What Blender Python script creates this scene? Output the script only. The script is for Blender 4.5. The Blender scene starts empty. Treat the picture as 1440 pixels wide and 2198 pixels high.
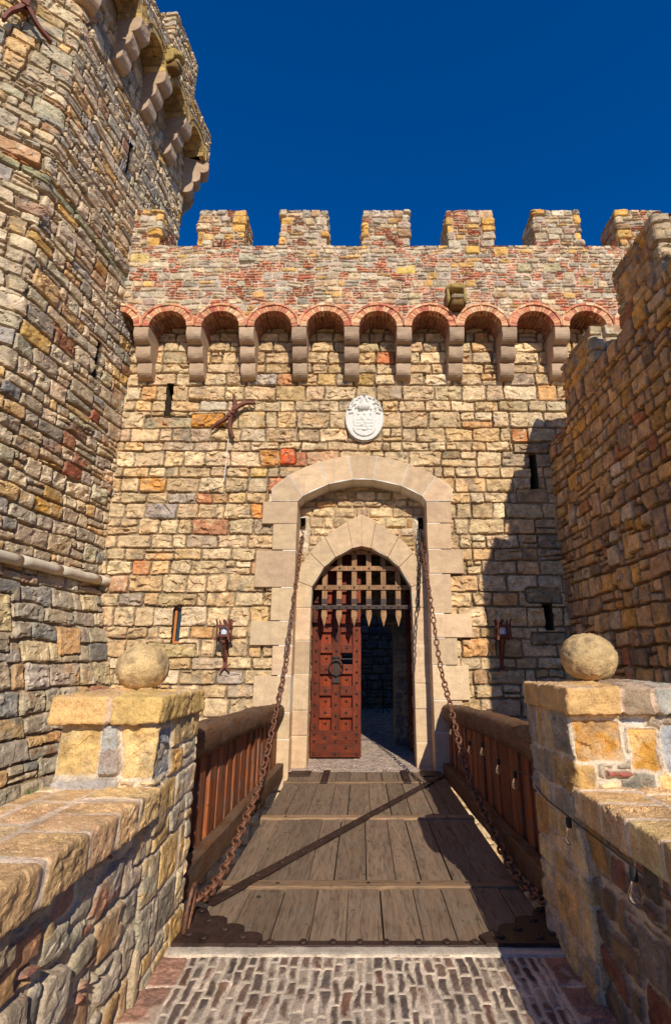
import bpy, math, random
import numpy as np
from mathutils import Matrix, Vector

# ------------------------------------------------------------------ basics
scene = bpy.context.scene
COL = scene.collection
F, CX, CY, PITCH = 1099.0, 776.0, 1099.0, math.radians(16.1)
cp, sp = math.cos(PITCH), math.sin(PITCH)
EYE = 1.6                       # the eye is the origin; the bridge deck lies 1.6 m below it
GZ = -EYE


def ray(px, py):
    u, v = px - CX, py - CY
    return np.array([u, F * cp + v * sp, F * sp - v * cp])


def PY(px, py, Y):              # measured point of the photo on the plane y = Y
    d = ray(px, py)
    return d * (Y / d[1])


def PX(px, py, X):
    d = ray(px, py)
    return d * (X / d[0])


def PZ(px, py, Z):
    d = ray(px, py)
    return d * (Z / d[2])


def lin(r, g, b):
    out = []
    for c in (r, g, b):
        c /= 255.0
        out.append(c / 12.92 if c <= 0.04045 else ((c + 0.055) / 1.055) ** 2.4)
    return np.array(out)


# ------------------------------------------------------------------ noise
_r = np.random.default_rng(11)
TAB = (_r.random((256, 256)).astype(np.float32) * 2 - 1)


def vn(x, y, seed=0):
    x = np.asarray(x, np.float32) + seed * 17.31
    y = np.asarray(y, np.float32) + seed * 41.77
    xi = np.floor(x).astype(np.int32)
    yi = np.floor(y).astype(np.int32)
    fx, fy = x - xi, y - yi
    u = fx * fx * fx * (fx * (fx * 6 - 15) + 10)
    v = fy * fy * fy * (fy * (fy * 6 - 15) + 10)
    a = TAB[xi & 255, yi & 255]
    b = TAB[(xi + 1) & 255, yi & 255]
    c = TAB[xi & 255, (yi + 1) & 255]
    d = TAB[(xi + 1) & 255, (yi + 1) & 255]
    return (a * (1 - u) + b * u) * (1 - v) + (c * (1 - u) + d * u) * v


def fbm(x, y, seed=0, octv=3, gain=0.5):
    s, a, t = 0, 1.0, 0.0
    c, sn = 0.8, 0.6
    for k in range(octv):
        s = s + a * vn(x, y, seed + k * 3.1)
        t += a
        x, y = (x * c - y * sn) * 2.03, (x * sn + y * c) * 2.03
        a *= gain
    return s / t


def vn3(x, y, z, seed=0):
    z = np.asarray(z, np.float32) + seed * 7.7
    zi = np.floor(z).astype(np.int32)
    fz = z - zi
    w = fz * fz * (3 - 2 * fz)
    return vn(x + zi * 37.13, y + zi * 11.71, seed) * (1 - w) + vn(x + (zi + 1) * 37.13, y + (zi + 1) * 11.71, seed) * w


def fbm3(x, y, z, seed=0, octv=3, gain=0.5):
    s, a, t = 0, 1.0, 0.0
    for k in range(octv):
        s = s + a * vn3(x, y, z, seed + k)
        t += a
        x, y, z = x * 2.03 + 5, y * 2.03 + 9, z * 2.03 + 3
        a *= gain
    return s / t


def facets(x, y, seed=0):
    """chiselled planes: cells with a tilt of their own, -1..1"""
    xi = np.floor(x).astype(np.int32)
    yi = np.floor(y).astype(np.int32)
    best = np.full(x.shape, 9.0, np.float32)
    h = np.zeros(x.shape, np.float32)
    for i in (-1, 0, 1):
        for j in (-1, 0, 1):
            cx, cy = xi + i, yi + j
            k1 = TAB[(cx + seed * 13) & 255, (cy + 7) & 255]
            k2 = TAB[(cx + 91) & 255, (cy + seed * 29 + 5) & 255]
            dx = x - (cx + 0.5 + 0.45 * k1)
            dy = y - (cy + 0.5 + 0.45 * k2)
            d = dx * dx + dy * dy
            g1 = TAB[(cx + 33) & 255, (cy + 57) & 255]
            g2 = TAB[(cx + 131) & 255, (cy + 17) & 255]
            g0 = TAB[(cx + 201) & 255, (cy + 177) & 255]
            m = d < best
            best = np.where(m, d, best)
            h = np.where(m, 0.55 * g0 + 0.9 * (g1 * dx + g2 * dy), h)
    return h


def sstep(a, b, x):
    t = np.clip((x - a) / (b - a), 0, 1)
    return t * t * (3 - 2 * t)


# ------------------------------------------------------------------ mesh collector
class Geo:
    def __init__(self):
        self.V, self.C, self.F = [], [], []     # faces: list of (n,k) index arrays
        self.n = 0

    def add(self, V, Fs, col=None):
        V = np.asarray(V, float).reshape(-1, 3)
        if col is None:
            col = (1, 1, 1)
        col = np.asarray(col, float)
        C = np.broadcast_to(col, V.shape) if col.ndim == 1 else col
        self.V.append(V)
        self.C.append(C)
        if isinstance(Fs, np.ndarray):
            self.F.append(Fs + self.n)
        else:
            by = {}
            for f in Fs:
                by.setdefault(len(f), []).append(f)
            for k in by:
                self.F.append(np.array(by[k], int) + self.n)
        self.n += len(V)
        return self

    def build(self, name, mat, parent=None, smooth=False, bevel=0, link=True):
        V = np.concatenate(self.V)
        C = np.concatenate(self.C)
        me = bpy.data.meshes.new(name)
        tot = np.concatenate([np.full(len(f), f.shape[1]) for f in self.F])
        idx = np.concatenate([f.reshape(-1) for f in self.F])
        me.vertices.add(len(V))
        me.vertices.foreach_set('co', V.astype(np.float32).reshape(-1))
        me.loops.add(len(idx))
        me.loops.foreach_set('vertex_index', idx.astype(np.int32))
        me.polygons.add(len(tot))
        me.polygons.foreach_set('loop_start', np.concatenate([[0], np.cumsum(tot)[:-1]]).astype(np.int32))
        me.polygons.foreach_set('use_smooth', np.full(len(tot), bool(smooth)))
        at = me.color_attributes.new('Col', 'FLOAT_COLOR', 'POINT')
        at.data.foreach_set('color', np.concatenate([C, np.ones((len(C), 1))], 1).astype(np.float32).reshape(-1))
        me.update(calc_edges=True)
        me.validate()
        me.materials.append(mat)
        ob = bpy.data.objects.new(name, me)
        COL.objects.link(ob)
        if parent:
            ob.parent = parent
        if bevel:
            m = ob.modifiers.new('edge', 'BEVEL')
            m.width = bevel
            m.segments = 2
            m.limit_method = 'ANGLE'
            m.angle_limit = math.radians(35)
        return ob

    # ---- shapes
    def box(self, a, b, col=None, M=None):
        (x0, y0, z0), (x1, y1, z1) = a, b
        V = np.array([(x0, y0, z0), (x1, y0, z0), (x1, y1, z0), (x0, y1, z0), (x0, y0, z1), (x1, y0, z1), (x1, y1, z1), (x0, y1, z1)], float)
        if M is not None:
            V = xf(V, M)
        return self.add(V, [(0, 3, 2, 1), (4, 5, 6, 7), (0, 1, 5, 4), (1, 2, 6, 5), (2, 3, 7, 6), (3, 0, 4, 7)], col)

    def bar(self, p, q, w, d, up=(0, 0, 1), col=None):
        """square bar from p to q, w wide and d deep"""
        p, q = np.array(p, float), np.array(q, float)
        t = q - p
        L = np.linalg.norm(t)
        t /= L
        up = np.array(up, float)
        s = np.cross(t, up)
        s /= np.linalg.norm(s)
        n = np.cross(s, t)
        V = []
        for e in (p, q):
            for i, j in ((-1, -1), (1, -1), (1, 1), (-1, 1)):
                V.append(e + s * i * w / 2 + n * j * d / 2)
        return self.add(V, [(3, 2, 1, 0), (4, 5, 6, 7), (0, 1, 5, 4), (1, 2, 6, 5), (2, 3, 7, 6), (3, 0, 4, 7)], col)

    def tube(self, pts, r, n=8, closed=False, col=None, cap=True):
        P = np.array(pts, float)
        m = len(P)
        R = np.broadcast_to(np.asarray(r, float), (m,))
        if closed:
            T = np.roll(P, -1, 0) - np.roll(P, 1, 0)
        else:
            T = np.gradient(P, axis=0)
        T /= np.linalg.norm(T, axis=1)[:, None]
        ref = np.array((0.13, 0.31, 0.94)) if abs(T[0][2]) < 0.9 else np.array((0.97, 0.21, 0.1))
        V = []
        A = np.cross(T[0], ref)
        A /= np.linalg.norm(A)
        for i in range(m):
            A = A - T[i] * A.dot(T[i])
            A /= np.linalg.norm(A)
            B = np.cross(T[i], A)
            for k in range(n):
                a = 2 * math.pi * k / n
                V.append(P[i] + R[i] * (math.cos(a) * A + math.sin(a) * B))
        Fs = []
        for i in range(m if closed else m - 1):
            j = (i + 1) % m
            for k in range(n):
                l = (k + 1) % n
                Fs.append((i * n + k, i * n + l, j * n + l, j * n + k))
        if not closed and cap:
            Fs.append(tuple(range(n))[::-1])
            Fs.append(tuple((m - 1) * n + k for k in range(n)))
        return self.add(V, Fs, col)

    def lathe(self, prof, c, n=16, axis='z', col=None):
        """prof: list of (radius, height)"""
        V, Fs = [], []
        for r, h in prof:
            for k in range(n):
                a = 2 * math.pi * k / n
                p = (r * math.cos(a), r * math.sin(a), h)
                if axis == 'y':
                    p = (p[0], -p[2], p[1])
                if axis == 'x':
                    p = (p[2], p[0], p[1])
                V.append((p[0] + c[0], p[1] + c[1], p[2] + c[2]))
        for i in range(len(prof) - 1):
            for k in range(n):
                l = (k + 1) % n
                Fs.append((i * n + k, i * n + l, (i + 1) * n + l, (i + 1) * n + k))
        Fs.append(tuple(range(n))[::-1])
        Fs.append(tuple((len(prof) - 1) * n + k for k in range(n)))
        return self.add(V, Fs, col)

    def prism(self, poly, y0, y1, col=None, M=None):
        """polygon in x,z pushed from y0 (front) to y1"""
        n = len(poly)
        V = [(x, y0, z) for x, z in poly] + [(x, y1, z) for x, z in poly]
        V = np.array(V, float)
        if M is not None:
            V = xf(V, M)
        area = sum(poly[i][0] * poly[(i + 1) % n][1] - poly[(i + 1) % n][0] * poly[i][1] for i in range(n))
        order = list(range(n)) if area > 0 else list(range(n))[::-1]
        Fs = [tuple(order), tuple(n + k for k in order[::-1])]
        for a in range(n):
            i, j = order[a], order[(a + 1) % n]
            Fs.append((j, i, n + i, n + j))
        return self.add(V, Fs, col)


def xf(V, M):
    M = np.array(M)
    return V @ M[:3, :3].T + M[:3, 3]


def inset(poly, d):
    """move every edge of a convex polygon inwards by d"""
    n = len(poly)
    P = np.array(poly, float)
    area = sum(P[i][0] * P[(i + 1) % n][1] - P[(i + 1) % n][0] * P[i][1] for i in range(n))
    sg = 1 if area > 0 else -1
    out = []
    for i in range(n):
        a, b, c = P[i - 1], P[i], P[(i + 1) % n]
        e1, e2 = b - a, c - b
        e1 = e1 / np.linalg.norm(e1)
        e2 = e2 / np.linalg.norm(e2)
        n1 = sg * np.array((-e1[1], e1[0]))
        n2 = sg * np.array((-e2[1], e2[0]))
        k = n1 + n2
        out.append(tuple(b + k * d / max(0.35, 1 + n1.dot(n2))))
    return out


def grid_faces(ns, nt):
    i = np.arange(ns - 1)[:, None] * nt + np.arange(nt - 1)[None, :]
    return np.stack([i, i + nt, i + nt + 1, i + 1], -1)


# ------------------------------------------------------------------ naming
def tag(o, label=None, cat=None, group=None, kind=None):
    if label:
        o['label'] = label
    if cat:
        o['category'] = cat
    if group:
        o['group'] = group
    if kind:
        o['kind'] = kind
    return o


def thing(name, label, cat, loc=(0, 0, 0), group=None):
    o = bpy.data.objects.new(name, None)
    COL.objects.link(o)
    o.location = loc
    o.empty_display_size = 0.1
    return tag(o, label, cat, group)


def part(o, root):
    """hang a mesh that was built in world coordinates under its thing"""
    o.parent = root
    o.matrix_parent_inverse = Matrix.Translation(root.location).inverted()
    return o
# ------------------------------------------------------------------ materials
def new_mat(name):
    m = bpy.data.materials.new(name)
    m.use_nodes = True
    nt = m.node_tree
    b = nt.nodes['Principled BSDF']
    return m, nt, b


def nd(nt, typ, **kw):
    n = nt.nodes.new(typ)
    for k, v in kw.items():
        if k in n.inputs:
            n.inputs[k].default_value = v
        else:
            setattr(n, k, v)
    return n


def mixc(nt, a, b, fac, mode='MIX'):
    n = nt.nodes.new('ShaderNodeMix')
    n.data_type = 'RGBA'
    n.blend_type = mode
    for sock, val in ((n.inputs[6], a), (n.inputs[7], b), (n.inputs[0], fac)):
        if hasattr(val, 'is_output'):
            nt.links.new(val, sock)
        else:
            sock.default_value = val if not isinstance(val, (tuple, list, np.ndarray)) else (*[float(q) for q in val[:3]], 1)
    return n.outputs[2]


def ramp(nt, src, stops):
    n = nt.nodes.new('ShaderNodeValToRGB')
    e = n.color_ramp.elements
    while len(e) < len(stops):
        e.new(0.5)
    for k, (p, c) in enumerate(stops):
        e[k].position = p
        e[k].color = (c, c, c, 1) if not isinstance(c, (tuple, list, np.ndarray)) else (*[float(q) for q in c[:3]], 1)
    nt.links.new(src, n.inputs[0])
    return n.outputs[0]


def noise(nt, vec, scale, detail=4, rough=0.55, dist=0.0):
    n = nd(nt, 'ShaderNodeTexNoise', Scale=scale, Detail=detail, Roughness=rough, Distortion=dist)
    if vec is not None:
        nt.links.new(vec, n.inputs['Vector'])
    return n.outputs['Fac']


def objco(nt, scale=(1, 1, 1), add=None):
    tc = nt.nodes.new('ShaderNodeTexCoord')
    mp = nd(nt, 'ShaderNodeMapping')
    mp.inputs['Scale'].default_value = scale
    nt.links.new(tc.outputs['Object'], mp.inputs['Vector'])
    return mp.outputs['Vector']


def col_attr(nt):
    a = nt.nodes.new('ShaderNodeAttribute')
    a.attribute_name = 'Col'
    return a.outputs['Color']


def bumpy(nt, b, height, strength=0.5, dist=0.01):
    n = nd(nt, 'ShaderNodeBump', Strength=strength, Distance=dist)
    nt.links.new(height, n.inputs['Height'])
    nt.links.new(n.outputs['Normal'], b.inputs['Normal'])


def stone_mat(name, fine=60, pit=0.35, bump=0.85, dist=0.018):
    m, nt, b = new_mat(name)
    v = objco(nt)
    c = col_attr(nt)
    n1 = noise(nt, v, 7, 5, 0.6)
    n2 = noise(nt, v, fine, 6, 0.7)
    n3 = noise(nt, v, 22, 4, 0.6, 0.6)
    c1 = mixc(nt, c, ramp(nt, n1, [(0.3, 0.72), (0.7, 1.22)]), 1.0, 'MULTIPLY')
    c2 = mixc(nt, c1, ramp(nt, n2, [(0.3, 0.5), (0.48, 0.98), (0.72, 1.3)]), 0.9, 'MULTIPLY')
    c3 = mixc(nt, c2, (0.16, 0.115, 0.07), ramp(nt, n3, [(0.62, 0.0), (0.74, pit)]))
    nt.links.new(c3, b.inputs['Base Color'])
    b.inputs['Roughness'].default_value = 0.92
    b.inputs['Specular IOR Level'].default_value = 0.2
    h = mixc(nt, n2, n3, 0.45)
    bumpy(nt, b, h, bump, dist)
    return m


M_STONE = stone_mat('rough stone masonry')
M_NEAR = stone_mat('rough stone close up', fine=85, pit=0.22, bump=1.0, dist=0.018)
M_COBBLE = stone_mat('worn paving brick', fine=110, pit=0.55, bump=0.6, dist=0.008)


def ashlar_mat(name, a, b2, vein):
    m, nt, b = new_mat(name)
    v = objco(nt, (1, 1, 1.6))
    c = col_attr(nt)
    n1 = noise(nt, v, 2.2, 4, 0.55, 0.4)
    n2 = noise(nt, v, 45, 6, 0.7)
    n3 = noise(nt, objco(nt, (1.2, 1.2, 9)), 1.6, 4, 0.6, 1.4)
    base = mixc(nt, a, b2, ramp(nt, n1, [(0.32, 0.0), (0.68, 1.0)]))
    base = mixc(nt, base, c, 1.0, 'MULTIPLY')
    base = mixc(nt, base, vein, ramp(nt, n3, [(0.56, 0.0), (0.7, 0.35)]))
    base = mixc(nt, base, ramp(nt, n2, [(0.28, 0.74), (0.7, 1.14)]), 0.9, 'MULTIPLY')
    n4 = noise(nt, objco(nt, (7, 7, 0.9)), 1.7, 5, 0.6, 0.3)
    n5 = noise(nt, v, 6, 5, 0.65)
    base = mixc(nt, base, ramp(nt, n5, [(0.3, 0.8), (0.7, 1.12)]), 0.9, 'MULTIPLY')
    base = mixc(nt, base, (0.30, 0.21, 0.13), ramp(nt, n4, [(0.55, 0.0), (0.75, 0.4)]))
    nt.links.new(base, b.inputs['Base Color'])
    b.inputs['Roughness'].default_value = 0.85
    b.inputs['Specular IOR Level'].default_value = 0.25
    bumpy(nt, b, n2, 0.35, 0.006)
    return m


M_ASHLAR = ashlar_mat('dressed sandstone', lin(210, 179, 140), lin(197, 166, 132), lin(192, 150, 110))
M_CORBEL = ashlar_mat('pitted brown tufa', lin(190, 161, 130), lin(176, 146, 118), lin(162, 130, 102))
M_PALE = ashlar_mat('pale limestone', lin(214, 200, 176), lin(200, 184, 158), lin(190, 170, 140))


M_LIME = ashlar_mat('white lime mortar', lin(236, 228, 214), lin(226, 216, 200), lin(214, 200, 180))


def brick_mat():
    m, nt, b = new_mat('fired brick')
    v = objco(nt)
    c = col_attr(nt)
    n1 = noise(nt, v, 14, 4, 0.6)
    n2 = noise(nt, v, 70, 5, 0.7)
    c1 = mixc(nt, c, ramp(nt, n1, [(0.3, 0.72), (0.7, 1.25)]), 1.0, 'MULTIPLY')
    c2 = mixc(nt, c1, lin(196, 170, 140), ramp(nt, n2, [(0.6, 0.0), (0.75, 0.5)]))
    nt.links.new(c2, b.inputs['Base Color'])
    b.inputs['Roughness'].default_value = 0.9
    bumpy(nt, b, n2, 0.5, 0.008)
    return m


M_BRICK = brick_mat()


def rust_mat(name, dark, mid, hot, amt=0.55):
    m, nt, b = new_mat(name)
    v = objco(nt)
    n1 = noise(nt, v, 11, 5, 0.65)
    n2 = noise(nt, v, 55, 5, 0.7)
    c = mixc(nt, dark, mid, ramp(nt, n1, [(0.35, 0.0), (0.6, 1.0)]))
    c = mixc(nt, c, hot, ramp(nt, n2, [(0.5, 0.0), (0.72, amt)]))
    nt.links.new(c, b.inputs['Base Color'])
    nt.links.new(ramp(nt, n1, [(0.3, 0.45), (0.7, 0.8)]), b.inputs['Roughness'])
    b.inputs['Metallic'].default_value = 0.25
    bumpy(nt, b, n2, 0.4, 0.004)
    return m


M_RUST = rust_mat('rusty chain iron', lin(78, 56, 46), lin(126, 82, 58), lin(176, 106, 62), 0.75)
M_IRON = rust_mat('dark rusted strap iron', lin(38, 28, 25), lin(64, 44, 36), lin(116, 72, 50), 0.35)
M_RED = rust_mat('red brown painted iron', lin(84, 42, 28), lin(110, 56, 36), lin(140, 74, 44), 0.5)
M_BLACK = rust_mat('blackened iron', lin(38, 33, 31), lin(58, 48, 42), lin(92, 66, 50), 0.4)


def wood_mat(name, tint_a, tint_b, grey, axis, scale=1.0, wet=0.75, pale=0.45):
    """grain runs along the given axis; Col shifts the pattern from plank to plank"""
    m, nt, b = new_mat(name)
    tc = nt.nodes.new('ShaderNodeTexCoord')
    at = nt.nodes.new('ShaderNodeAttribute')
    at.attribute_name = 'Col'
    off = nd(nt, 'ShaderNodeVectorMath', operation='SCALE')
    off.inputs['Scale'].default_value = 37.0
    nt.links.new(at.outputs['Color'], off.inputs[0])
    ad = nd(nt, 'ShaderNodeVectorMath', operation='ADD')
    nt.links.new(tc.outputs['Object'], ad.inputs[0])
    nt.links.new(off.outputs[0], ad.inputs[1])
    k = {'x': (0.09, 1, 1), 'y': (1, 0.09, 1), 'z': (1, 1, 0.09)}[axis]
    mp = nd(nt, 'ShaderNodeMapping')
    mp.inputs['Scale'].default_value = tuple(q * scale for q in k)
    nt.links.new(ad.outputs[0], mp.inputs['Vector'])
    v = mp.outputs['Vector']
    n1 = noise(nt, v, 48, 5, 0.6, 1.2)
    n2 = noise(nt, v, 9, 4, 0.6, 0.8)
    n3 = noise(nt, ad.outputs[0], 5.5, 5, 0.65, 0.3)
    n4 = noise(nt, ad.outputs[0], 120, 3, 0.6)
    c = mixc(nt, tint_a, tint_b, ramp(nt, n2, [(0.35, 0.0), (0.65, 1.0)]))
    c = mixc(nt, c, grey, ramp(nt, n3, [(0.42, 0.0), (0.68, pale)]))
    c = mixc(nt, c, ramp(nt, n1, [(0.34, 0.5), (0.5, 1.0), (0.7, 1.18)]), 0.9, 'MULTIPLY')
    c = mixc(nt, c, ramp(nt, n4, [(0.3, 0.8), (0.7, 1.12)]), 0.7, 'MULTIPLY')
    n5 = noise(nt, ad.outputs[0], 13, 2, 0.5, 0.2)
    c = mixc(nt, c, (0.035, 0.024, 0.016), ramp(nt, n5, [(0.69, 0.0), (0.75, 0.75)]))
    mp2 = nd(nt, 'ShaderNodeMapping')
    mp2.inputs['Scale'].default_value = tuple(q * scale for q in {'x': (0.035, 1, 1), 'y': (1, 0.035, 1), 'z': (1, 1, 0.035)}[axis])
    nt.links.new(ad.outputs[0], mp2.inputs['Vector'])
    n6 = noise(nt, mp2.outputs['Vector'], 34, 3, 0.6, 0.5)
    c = mixc(nt, c, (0.03, 0.02, 0.014), ramp(nt, n6, [(0.27, 0.85), (0.33, 0.0)]))
    sep = nd(nt, 'ShaderNodeSeparateColor')
    nt.links.new(at.outputs['Color'], sep.inputs[0])
    mr = nd(nt, 'ShaderNodeMapRange')
    mr.inputs['To Min'].default_value = 0.86 if axis == 'y' else 0.72
    mr.inputs['To Max'].default_value = 1.12 if axis == 'y' else 1.22
    nt.links.new(sep.outputs[0], mr.inputs[0])
    c = mixc(nt, c, mr.outputs[0], 1.0, 'MULTIPLY')
    nt.links.new(c, b.inputs['Base Color'])
    b.inputs['Roughness'].default_value = wet
    b.inputs['Specular IOR Level'].default_value = 0.22
    bumpy(nt, b, n1, 0.45, 0.006)
    return m


M_DECK = wood_mat('weathered deck oak', lin(120, 98, 79), lin(138, 114, 91), lin(132, 118, 102), 'y', 1.0, 0.85)
M_BATTEN = wood_mat('worn batten oak', lin(142, 112, 84), lin(158, 126, 94), lin(120, 100, 82), 'x', 1.0, 0.85)
M_RAILPLANK = wood_mat('red brown rail planks', lin(112, 62, 36), lin(168, 92, 46), lin(112, 96, 84), 'z', 1.0, 0.7, 0.7)
M_RAILBEAM = wood_mat('dark rail timber', lin(98, 68, 46), lin(122, 84, 56), lin(116, 102, 88), 'y', 1.0, 0.75, 0.7)
M_DOOR = wood_mat('polished red door oak', lin(108, 43, 19), lin(134, 56, 24), lin(68, 36, 24), 'z', 1.0, 0.5, 0.7)
M_DOORX = wood_mat('polished red door rail oak', lin(112, 46, 22), lin(136, 58, 26), lin(74, 38, 26), 'x', 1.0, 0.5, 0.7)
M_DOORP = wood_mat('orange red door panel oak', lin(130, 50, 18), lin(154, 62, 22), lin(84, 40, 24), 'z', 1.0, 0.5, 0.5)
M_GRATE = wood_mat('portcullis timber', lin(146, 108, 74), lin(168, 126, 88), lin(110, 84, 66), 'z', 1.0, 0.8, 0.5)


def plain(name, rgb, rough=0.7, metal=0.0, var=0.2):
    m, nt, b = new_mat(name)
    n1 = noise(nt, objco(nt), 30, 4, 0.6)
    c = mixc(nt, rgb, ramp(nt, n1, [(0.3, 1 - var), (0.7, 1 + var)]), 1.0, 'MULTIPLY')
    nt.links.new(c, b.inputs['Base Color'])
    b.inputs['Roughness'].default_value = rough
    b.inputs['Metallic'].default_value = metal
    return m


M_PLASTER = plain('white relief plaster', lin(212, 205, 192), 0.85, 0, 0.1)
M_WINFRAME = plain('orange varnished window wood', lin(190, 112, 44), 0.5)
M_CABLE = plain('black rubber cable', lin(26, 25, 25), 0.6)
M_CORD = plain('white cord', lin(225, 222, 215), 0.7)
M_WHITELAMP = plain('frosted lamp glass', lin(190, 195, 205), 0.25)
M_LEAF = plain('green weed leaf', lin(58, 104, 30), 0.55)
M_EARTH = plain('dry earth and gravel', lin(128, 108, 82), 0.95, 0, 0.35)
M_DARKBOARD = plain('dark ceiling board', lin(70, 52, 40), 0.85)


def glass_mat(name, tint, rough=0.02):
    m, nt, b = new_mat(name)
    b.inputs['Base Color'].default_value = (*tint, 1)
    b.inputs['Roughness'].default_value = rough
    b.inputs['Transmission Weight'].default_value = 1.0
    b.inputs['IOR'].default_value = 1.3
    return m


M_BULB = glass_mat('clear bulb glass', (0.95, 0.93, 0.9))
m_, nt_, b_ = new_mat('dark window glass')
b_.inputs['Base Color'].default_value = (0.02, 0.03, 0.035, 1)
b_.inputs['Roughness'].default_value = 0.06
M_PANE = m_
# ------------------------------------------------------------------ masonry as relief: every stone is modelled
def pal(*rows):
    """rows of (weight, r, g, b)"""
    w = np.array([r[0] for r in rows], float)
    return w / w.sum(), np.array([lin(*r[1:]) for r in rows])


PAL_GATE = pal((6, 208, 178, 134), (5, 202, 170, 126), (4, 194, 163, 121), (2.5, 206, 168, 116), (0.8, 182, 156, 126), (0.6, 200, 150, 94), (0.25, 174, 154, 134), (0.2, 190, 144, 104), (1.6, 214, 188, 148))
PAL_TOWER = pal((5, 208, 182, 144), (5, 196, 172, 138), (3, 182, 164, 138), (3, 218, 190, 150), (1.6, 168, 156, 138), (0.4, 138, 132, 124), (1.4, 214, 172, 114), (0.5, 190, 144, 104), (0.2, 164, 110, 80), (0.3, 220, 172, 96), (0.8, 188, 174, 140))
PAL_RIGHT = pal((4, 206, 164, 114), (4, 192, 150, 106), (3, 208, 162, 100), (2, 170, 138, 106), (0.8, 150, 124, 98), (1.5, 214, 158, 78), (0.8, 176, 114, 74), (1.2, 194, 170, 136))
PAL_PARAPET = pal((4, 196, 174, 142), (3, 182, 164, 140), (3, 204, 176, 134), (1.4, 208, 162, 94), (0.6, 158, 140, 122), (0.8, 186, 146, 106), (1.2, 202, 186, 154))
PAL_BRICK = pal((4, 214, 126, 86), (3, 202, 110, 76), (2.4, 220, 148, 104), (1.0, 184, 100, 74), (1, 222, 166, 120))
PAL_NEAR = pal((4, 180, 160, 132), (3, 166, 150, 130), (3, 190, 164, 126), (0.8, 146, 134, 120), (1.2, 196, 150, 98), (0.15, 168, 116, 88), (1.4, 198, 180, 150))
PAL_NEARR = pal((4, 150, 122, 84), (3, 134, 112, 84), (2, 116, 100, 82), (1.4, 178, 132, 66), (0.8, 138, 88, 64), (1.0, 148, 130, 108))  # right parapet: its shade and warm bounce light are put into these colours
PAL_OCHRE = pal((3, 238, 192, 126), (3, 228, 182, 122), (2, 240, 202, 146), (1.5, 218, 172, 122))
PAL_PIER = pal((2, 224, 180, 112), (1.6, 222, 190, 136), (2.2, 184, 166, 138), (0.8, 212, 162, 90), (1.6, 168, 152, 128))
PAL_COB = pal((4, 116, 94, 80), (3, 104, 88, 78), (2, 126, 98, 82), (1.2, 116, 80, 66), (1, 96, 84, 78))
PAL_COURT = pal((3, 132, 122, 108), (3, 120, 114, 106), (2, 144, 130, 110), (1, 104, 102, 102))
MORT_WARM = lin(178, 152, 118)
MORT_DEEP = lin(124, 98, 68)
MORT_PALE = lin(208, 186, 160)
MORT_DARK = lin(120, 100, 78)


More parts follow.
